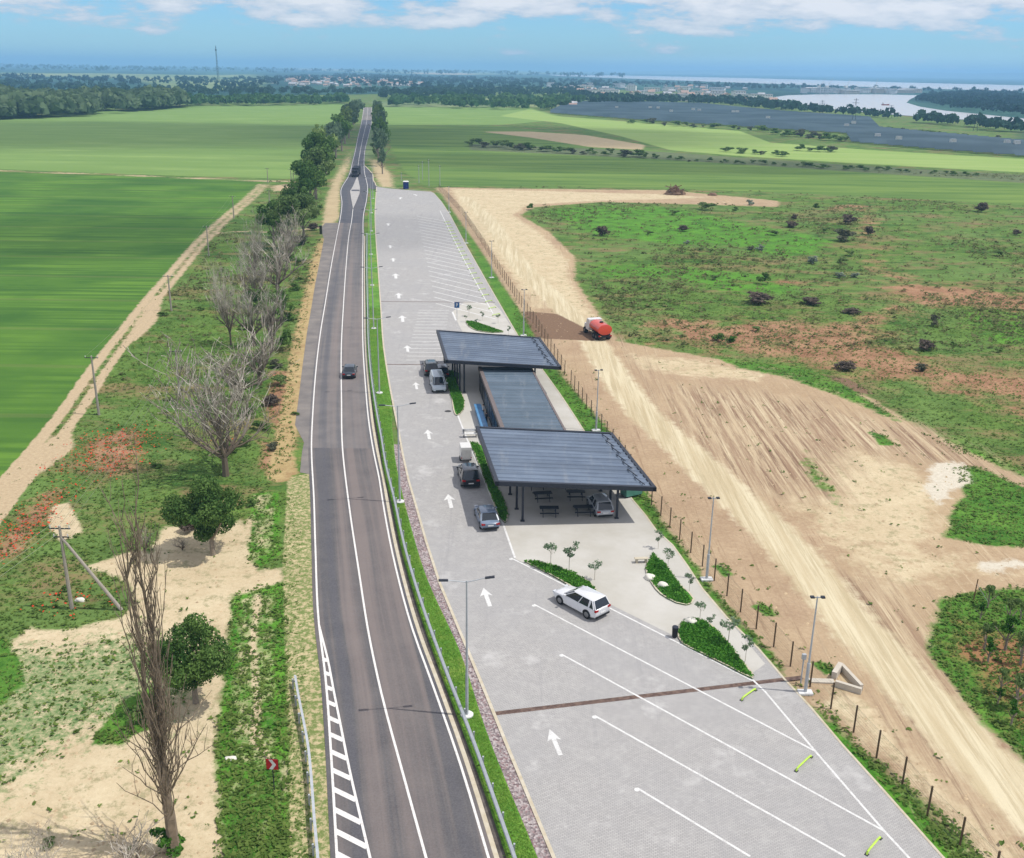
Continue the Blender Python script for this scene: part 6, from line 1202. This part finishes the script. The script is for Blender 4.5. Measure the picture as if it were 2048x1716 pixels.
# ------------------------------------------------------------------ far country: woods, towns, solar farm, mast, ships
def woodland(name, polys, n, hgt, mat, seed, per=26, sz=.16):
    rng = np.random.default_rng(seed); C_ = []; R_ = []
    for (P, share) in polys:
        W = np.array([G(*p)[:2] for p in P]); k = int(n * share); lo, hi_ = W.min(0), W.max(0); got = 0; tries = 0
        while got < k and tries < 60:
            q = lo + rng.random((4000, 2)) * (hi_ - lo); ins = np.zeros(4000, bool); tries += 1
            for i in range(len(W)):
                a_, b_ = W[i], W[(i + 1) % len(W)]; c_ = (a_[1] > q[:, 1]) != (b_[1] > q[:, 1]); xi = (b_[0] - a_[0]) * (q[:, 1] - a_[1]) / (b_[1] - a_[1] + 1e-12) + a_[0]; ins ^= c_ & (q[:, 0] < xi)
            q = q[ins][:k - got]; got += len(q); h = hgt * rng.uniform(.6, 1.25, len(q)); C_.append(np.c_[q, h * .5]); R_.append(np.c_[h * rng.uniform(.4, .7, len(q)), h * rng.uniform(.4, .7, len(q)), h * .55])
    C_ = np.concatenate(C_); R_ = np.concatenate(R_); m = len(C_); N = m * per; i = np.repeat(np.arange(m), per); d = rng.normal(size=(N, 3)); d /= np.linalg.norm(d, axis=1)[:, None]; d[:, 2] = np.abs(d[:, 2]) * .9 - .15
    P = C_[i] + d * R_[i] * rng.uniform(.8, 1.05, N)[:, None]; nr_ = d * .8 + rng.normal(size=(N, 3)) * .4; nr_ /= np.linalg.norm(nr_, axis=1)[:, None]; u = np.cross(nr_, rng.normal(size=(N, 3))); u /= np.linalg.norm(u, axis=1)[:, None]; v = np.cross(nr_, u); s = (R_[i, 0] * rng.uniform(.3, .6, N))[:, None]
    V = np.stack([P - u * s, P - v * s, P + u * s, P + v * s], 1).reshape(-1, 3); o = mesh_obj(name, V, np.arange(4 * N).reshape(-1, 4), mat); tint_attr(o.data, np.repeat(np.clip(rng.random(m)[i] * .7 + rng.random(N) * .3, 0, 1), 4)); tag(o, kind='stuff'); return o
m_wd = leaf_mat('wood_leaves', (78, 108, 76), (140, 160, 118)); m_wd2 = leaf_mat('far_wood_leaves', (14, 50, 58), (40, 80, 78)); m_wd3 = leaf_mat('light_wood_leaves', (60, 106, 62), (104, 140, 84))  # second leaf set dark and bluish: distance haze put into the leaf colour
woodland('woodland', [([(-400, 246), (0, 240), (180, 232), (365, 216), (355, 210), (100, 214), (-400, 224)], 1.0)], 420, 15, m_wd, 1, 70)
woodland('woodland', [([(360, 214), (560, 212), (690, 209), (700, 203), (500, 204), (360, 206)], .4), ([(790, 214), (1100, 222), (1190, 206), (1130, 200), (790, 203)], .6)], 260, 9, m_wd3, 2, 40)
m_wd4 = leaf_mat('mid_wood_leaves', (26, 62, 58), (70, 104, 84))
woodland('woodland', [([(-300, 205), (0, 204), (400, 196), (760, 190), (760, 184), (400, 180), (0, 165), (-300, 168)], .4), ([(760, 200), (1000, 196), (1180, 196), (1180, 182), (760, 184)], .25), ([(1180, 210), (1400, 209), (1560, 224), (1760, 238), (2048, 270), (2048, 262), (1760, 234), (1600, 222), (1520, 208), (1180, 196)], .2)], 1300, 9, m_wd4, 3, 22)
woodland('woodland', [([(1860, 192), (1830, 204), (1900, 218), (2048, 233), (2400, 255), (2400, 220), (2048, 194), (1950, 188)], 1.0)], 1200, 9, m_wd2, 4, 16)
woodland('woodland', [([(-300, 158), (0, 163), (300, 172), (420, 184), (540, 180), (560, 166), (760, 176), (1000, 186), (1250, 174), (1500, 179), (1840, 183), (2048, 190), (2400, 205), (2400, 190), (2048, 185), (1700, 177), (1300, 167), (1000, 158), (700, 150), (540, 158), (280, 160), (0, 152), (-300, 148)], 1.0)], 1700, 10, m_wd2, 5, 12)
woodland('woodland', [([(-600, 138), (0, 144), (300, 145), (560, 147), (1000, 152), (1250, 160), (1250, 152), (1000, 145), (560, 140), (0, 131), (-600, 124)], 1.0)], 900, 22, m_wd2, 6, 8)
# houses
m_hw = [simple('house_wall', c, .9, 0, .08, .3) for c in ((226, 220, 210), (208, 196, 180), (236, 236, 236))]; m_hr = [simple('house_roof', c, .9, 0, .1, .3) for c in ((176, 150, 138), (190, 190, 194), (140, 142, 148))]
HP = []
for v in range(6):
    w, l, h = [(8, 10, 3.2), (7, 12, 3.0), (12, 26, 6), (9, 9, 5.5), (14, 40, 7), (10, 16, 9)][v]; mb = MB(); mb.box(-l / 2, l / 2, -w / 2, w / 2, 0, h); a = mb.build('wall', m_hw[v % 3]); wm = a.data; bpy.data.objects.remove(a)
    mb = MB(); o_ = .5; rh = w * .32 if v not in (2, 4, 5) else .7
    mb.add([(-l / 2 - o_, -w / 2 - o_, h), (l / 2 + o_, -w / 2 - o_, h), (l / 2 + o_, w / 2 + o_, h), (-l / 2 - o_, w / 2 + o_, h), (-l / 2 - o_, 0, h + rh), (l / 2 + o_, 0, h + rh)], [(0, 1, 5, 4), (2, 3, 4, 5), (1, 2, 5), (3, 0, 4), (3, 2, 1, 0)]); a = mb.build('roof', m_hr[v % 3]); rm = a.data; bpy.data.objects.remove(a)
    mb = MB(); n_ = max(2, int(l / 4))
    for fl_ in range(max(1, int(h / 3))):
        for k in range(n_): x = -l / 2 + (k + .5) * l / n_; z = fl_ * 3 + 1.0; mb.box(x - .6, x + .6, -w / 2 - .05, -w / 2 + .05, z, z + 1.3)
    a = mb.build('window', m_glass); im = a.data; bpy.data.objects.remove(a); HP.append((wm, rm, im))
def town(label, group, poly, n, seed, vs):
    rng = np.random.default_rng(seed); W = np.array(poly, float); lo, hi_ = W.min(0), W.max(0); k = 0
    while k < n:
        q = lo + rng.random(2) * (hi_ - lo); ins = False
        for i in range(len(W)):
            a_, b_ = W[i], W[(i + 1) % len(W)]
            if (a_[1] > q[1]) != (b_[1] > q[1]) and q[0] < (b_[0] - a_[0]) * (q[1] - a_[1]) / (b_[1] - a_[1] + 1e-12) + a_[0]: ins = not ins
        if not ins: continue
        p = G(*q); v = vs[rng.integers(len(vs))]; lb = '%s, %s' % (label, ['red brown hipped roof', 'small, grey roof', 'long block, pale roof', 'two storeys, brown roof', 'very long grey shed', 'tall block, grey roof'][v]); r = thing('house', lb, 'house', (p[0], p[1], 0), rng.uniform(-.4, .4) + (PI / 2 if rng.random() < .3 else 0), group); s = rng.uniform(.8, 1.25)
        for nm_, me in zip(('wall', 'roof', 'window'), HP[v]): o = bpy.data.objects.new(nm_, me); COL.objects.link(o); o.parent = r; o.scale = (s, s, s * rng.uniform(1, 1.3) if False else s)
        k += 1
town('pale house in the far village left of the road', 'houses of the far left village', [(540, 158), (620, 152), (720, 157), (850, 164), (840, 172), (700, 174), (580, 172), (545, 168)], 120, 1, [0, 1, 3])
town('pale house in the far town beyond the solar farm', 'houses of the far right town', [(1090, 174), (1300, 172), (1500, 178), (1540, 196), (1560, 210), (1480, 212), (1350, 202), (1200, 196), (1100, 184)], 110, 2, [0, 1, 2, 3, 5])
town('white harbour block on the far bank of the river', 'blocks on the far river bank', [(1600, 182), (1840, 184), (1840, 188), (1600, 187)], 34, 3, [2, 4, 5]); town('lone pale house by the wood right of the far road', 'houses near the solar farm', [(1040, 206), (1140, 208), (1150, 216), (1060, 214)], 8, 4, [0, 1])
# solar farm: one object per row of panels
t = NT('solar_panel'); t.base(t.mix(t.rng(t.noise(.02, 3, .5), .4, .6), ALB(56, 76, 88), ALB(74, 94, 106))); t.set(Roughness=.5); t.b.inputs['Specular IOR Level'].default_value = .15; m_sol = t.mat
SF = [G(*p)[:2] for p in [(1130, 212), (1190, 205), (1400, 211), (1560, 227), (1740, 240), (1760, 262), (2048, 290), (2500, 335), (2500, 372), (2048, 315), (1880, 302), (1700, 286), (1690, 268), (1560, 260), (1290, 242), (1100, 227)]]
ySF = np.arange(min(p[1] for p in SF) + 3, max(p[1] for p in SF), 9.5); k = 0
for y in ySF:
    xs = []
    for a, b in zip(SF, SF[1:] + SF[:1]):
        if (a[1] > y) != (b[1] > y): xs.append(a[0] + (b[0] - a[0]) * (y - a[1]) / (b[1] - a[1]))
    xs.sort()
    for x0, x1 in zip(xs[::2], xs[1::2]):
        if x1 - x0 < 12: continue
        r = thing('solar_row', 'long dark blue row of solar panels, %s from the near edge of the solar farm' % ordn(k).replace('nearest', 'first'), 'solar panels', ((x0 + x1) / 2, y, 0), 0, 'rows of the solar farm'); h_ = (x1 - x0) / 2; k += 1
        mb = MB(); mb.add([(-h_, -2.6, .9), (h_, -2.6, .9), (h_, 2.6, 3.3), (-h_, 2.6, 3.3), (-h_, -2.6, .84), (h_, -2.6, .84), (h_, 2.6, 3.24), (-h_, 2.6, 3.24)], [(0, 1, 2, 3), (7, 6, 5, 4), (0, 4, 5, 1), (1, 5, 6, 2), (2, 6, 7, 3), (3, 7, 4, 0)]); mb.build('panel', m_sol, r)
        mb = MB()
        for x in np.arange(-h_ + 3, h_, 12): mb.box(x - .08, x + .08, -.08, .08, 0, 2.0)
        mb.build('frame', m_galv, r)
cab_ = [(1233, 221), (1300, 221), (1316, 222), (1342, 229), (1386, 225), (1398, 227), (1466, 230), (1474, 230), (1535, 243), (1692, 260), (1706, 254), (1796, 288), (1904, 294), (2012, 296), (2032, 297), (1754, 282)]
for i, (px, py) in enumerate(cab_):
    p = G(px, py + 1); r = thing('inverter_cabin', 'white inverter cabin standing among the solar rows, %s from the left' % ordn(i).replace('nearest', 'first'), 'cabin', (p[0], p[1], 0), 0, 'white cabins in the solar farm'); mb = MB(); mb.box(-1.5, 1.5, -1.2, 1.2, 0, 4.6); mb.build('wall', m_white, r); mb = MB(); mb.box(-1.6, 1.6, -1.3, 1.3, 4.6, 4.8); mb.build('roof', m_galv, r)
# telecom mast on the left horizon
p = G(437, 166); tw = thing('communication_tower', 'tall thin lattice communication tower on the left horizon', 'tower', (p[0], p[1], 0)); zc_ = (p - EYE) @ _fw / F_PX; ht = CAM_H + (131 - 98) * zc_; mb = MB()
for s in range(3): a = s * 2.094; mb.tube((2.6 * math.cos(a), 2.6 * math.sin(a), 0), (.8 * math.cos(a), .8 * math.sin(a), ht), .35, .25, 4)
for k in range(14):
    z0, z1 = ht * k / 14, ht * (k + 1) / 14; r0, r1 = 2.6 - 1.8 * k / 14, 2.6 - 1.8 * (k + 1) / 14
    for s in range(3): a, b = s * 2.094, (s + 1) * 2.094; mb.tube((r0 * math.cos(a), r0 * math.sin(a), z0), (r1 * math.cos(b), r1 * math.sin(b), z1), .18, .18, 3)
mb.build('lattice', m_steel, tw); mb = MB(); mb.tube((0, 0, ht - 9), (0, 0, ht - 5), 1.9, 1.9, 8); mb.tube((0, 0, ht - 3), (0, 0, ht + 3), 1.0, .3, 6); mb.build('antenna', m_steel, tw)
def ship(label, px, py, L, c):
    p = G(px, py); r = thing('cargo_ship', label, 'ship', (p[0], p[1], .4), .1); r.scale = (.42, .42, .42); mb = MB(); mb.loft([[(-L / 2, -4, 0), (-L / 2, 4, 0), (-L / 2, 4.5, 3), (-L / 2, -4.5, 3)], [(L * .35, -4.5, 0), (L * .35, 4.5, 0), (L * .35, 5, 3), (L * .35, -5, 3)], [(L / 2, -.4, 0), (L / 2, .4, 0), (L / 2 + 1, .5, 4), (L / 2 + 1, -.5, 4)]]); mb.build('hull', simple('hull_paint', c), r); mb = MB(); mb.box(-L * .45, -L * .3, -3, 3, 3, 8); mb.build('bridge', m_white, r)
ship('dark red ship lying in the middle of the river', 1771, 211, 24, (150, 60, 50))
cr_ = G(1640, 189)
for i, (px, py) in enumerate(((1636, 188), (1652, 188), (1690, 188), (1748, 188))):
    p = G(px, py); r = thing('harbour_crane', 'harbour crane on the far river quay, %s from the left' % ordn(i).replace('nearest', 'first'), 'crane', (p[0], p[1], 0), .3 * i, 'cranes on the river quay'); mb = MB()
    for a, b in ((-3, -3), (3, -3), (3, 3), (-3, 3)): mb.tube((a, b, 0), (a * .5, b * .5, 12), .5, .4, 4)
    mb.build('portal', m_galv, r); mb = MB(); mb.box(-3, 3, -2.5, 2.5, 12, 16); mb.build('cab', m_white, r); mb = MB(); mb.tube((2, 0, 14), (12, 0, 30), .5, .3, 4); mb.build('jib', m_galv, r)
for i, (px, py, ty) in enumerate(((1707, 246, 196), (1642, 232, 200), (1780, 236, 210), (1950, 262, 235))):
    h = HG((px, py), ty); p = G(px, py); r = thing('pylon', 'slim power pylon by the river, %s from the left' % ['second', 'first', 'third', 'fourth'][i], 'pylon', (p[0], p[1], 0), 0, 'pylons near the river'); mb = MB()
    for s in (-1, 1): mb.tube((s * 1.6, 0, 0), (0, 0, h), .22, .12, 4)
    mb.build('tower', m_steel, r); mb = MB(); mb.box(-3, 3, -.1, .1, h * .8, h * .8 + .3); mb.box(-2, 2, -.1, .1, h * .92, h * .92 + .3); mb.build('crossarm', m_steel, r)
for i, (b, ty) in enumerate([((858, 372), 318), ((845, 360), 322), ((838, 366), 330), ((880, 372), 330), ((803, 362), 345)]):
    h = HG(b, ty); p = G(*b); r = thing('wooden_pole', 'thin pale pole at the far end of the lot, %s of five' % ['tallest', 'second', 'third', 'fourth', 'shortest'][i], 'pole', (p[0], p[1], 0), 0, 'thin poles behind the lot'); mb = MB(); mb.tube((0, 0, 0), (0, 0, h), .12, .08, 5); mb.build('pole', m_galv, r); mb = MB(); mb.box(-.5, .5, -.05, .05, h - .5, h - .4); mb.build('crossarm', m_steel, r)
# ------------------------------------------------------------------ clouds overhead, their shadows lie on the fields
def cloud(label, px, py, rx, ry, alpha, seed, rot=0.0):
    zc_ = 900.0; p = G(px, py); c = Vector((p[0], p[1], 0)) + sun_dir * (zc_ / sun_dir.z); r = np.random.default_rng(seed); bm = bmesh.new(); bmesh.ops.create_icosphere(bm, subdivisions=4, radius=1); k = r.uniform(0, 6, 8)
    for v in bm.verts:
        q = 1 + .10 * math.sin(v.co.x * 5 + k[0]) + .10 * math.sin(v.co.y * 6 + k[1]) + .06 * math.sin(v.co.x * 11 + v.co.y * 9 + k[2]); v.co = Vector((v.co.x * q, v.co.y * q, v.co.z * (1 + .35 * math.sin(v.co.x * 7 + k[3]) * math.sin(v.co.y * 8 + k[4])) if v.co.z > 0 else v.co.z * .25))
    me = bpy.data.meshes.new('cloud'); bm.to_mesh(me); bm.free(); me.polygons.foreach_set('use_smooth', np.ones(len(me.polygons), bool)); o = bpy.data.objects.new('cloud', me); COL.objects.link(o); o.location = c; o.scale = (rx, ry, min(rx, ry) * .35); o.rotation_euler.z = rot
    t = NT('cloud_vapour'); t.base((.9, .9, .92, 1)); t.set(Roughness=1.0); oc = t.objc(); sp = t.n('ShaderNodeSeparateXYZ'); t.l(oc, sp.inputs[0]); rad = t.m('SQRT', t.m('ADD', t.m('MULTIPLY', sp.outputs[0], sp.outputs[0]), t.m('MULTIPLY', sp.outputs[1], sp.outputs[1])))
    rad = t.m('ADD', rad, t.m('MULTIPLY', t.m('SUBTRACT', t.noise(1.6, 6, .6, oc), .5), 1.1)); f = t.rng(rad, .95, .45, 0, alpha, True); tr = t.n('ShaderNodeBsdfTransparent'); mx_ = t.n('ShaderNodeMixShader'); t.l(f, mx_.inputs[0]); t.l(tr.outputs[0], mx_.inputs[1]); t.l(t.b.outputs[0], mx_.inputs[2]); t.l(mx_.outputs[0], t.out.inputs[0])
    me.materials.append(t.mat); tag(o, label, kind='structure')
cloud('broad thin cloud over the upper left field', 300, 266, 330, 170, .42, 1)
cloud('small thin cloud over the near left field', 250, 470, 62, 48, .25, 2)
cloud('wide thin cloud over the far right fields', 1010, 270, 230, 150, .42, 3)
cloud('flat thin cloud over the right crop field', 1210, 327, 190, 58, .36, 4, -.1)
cloud('small thin cloud over the middle of the lot', 815, 462, 26, 40, .14, 5)
# ------------------------------------------------------------------ haze
def haze(density, x0, x1, y0, y1, z1):
    mb = MB(); mb.box(x0, x1, y0, y1, -2, z1); o = mb.build('haze', None); t = bpy.data.materials.new('haze_air'); t.use_nodes = True; n = t.node_tree; n.nodes.clear(); v = n.nodes.new('ShaderNodeVolumePrincipled'); ou = n.nodes.new('ShaderNodeOutputMaterial')
    v.inputs['Color'].default_value = (0.33, 0.63, 0.97, 1); v.inputs['Density'].default_value = density; v.inputs['Anisotropy'].default_value = 0.0; n.links.new(v.outputs[0], ou.inputs['Volume']); o.data.materials.append(t); tag(o, kind='stuff')
haze(0.00017, -100000, 100000, -400, 95000, 118)
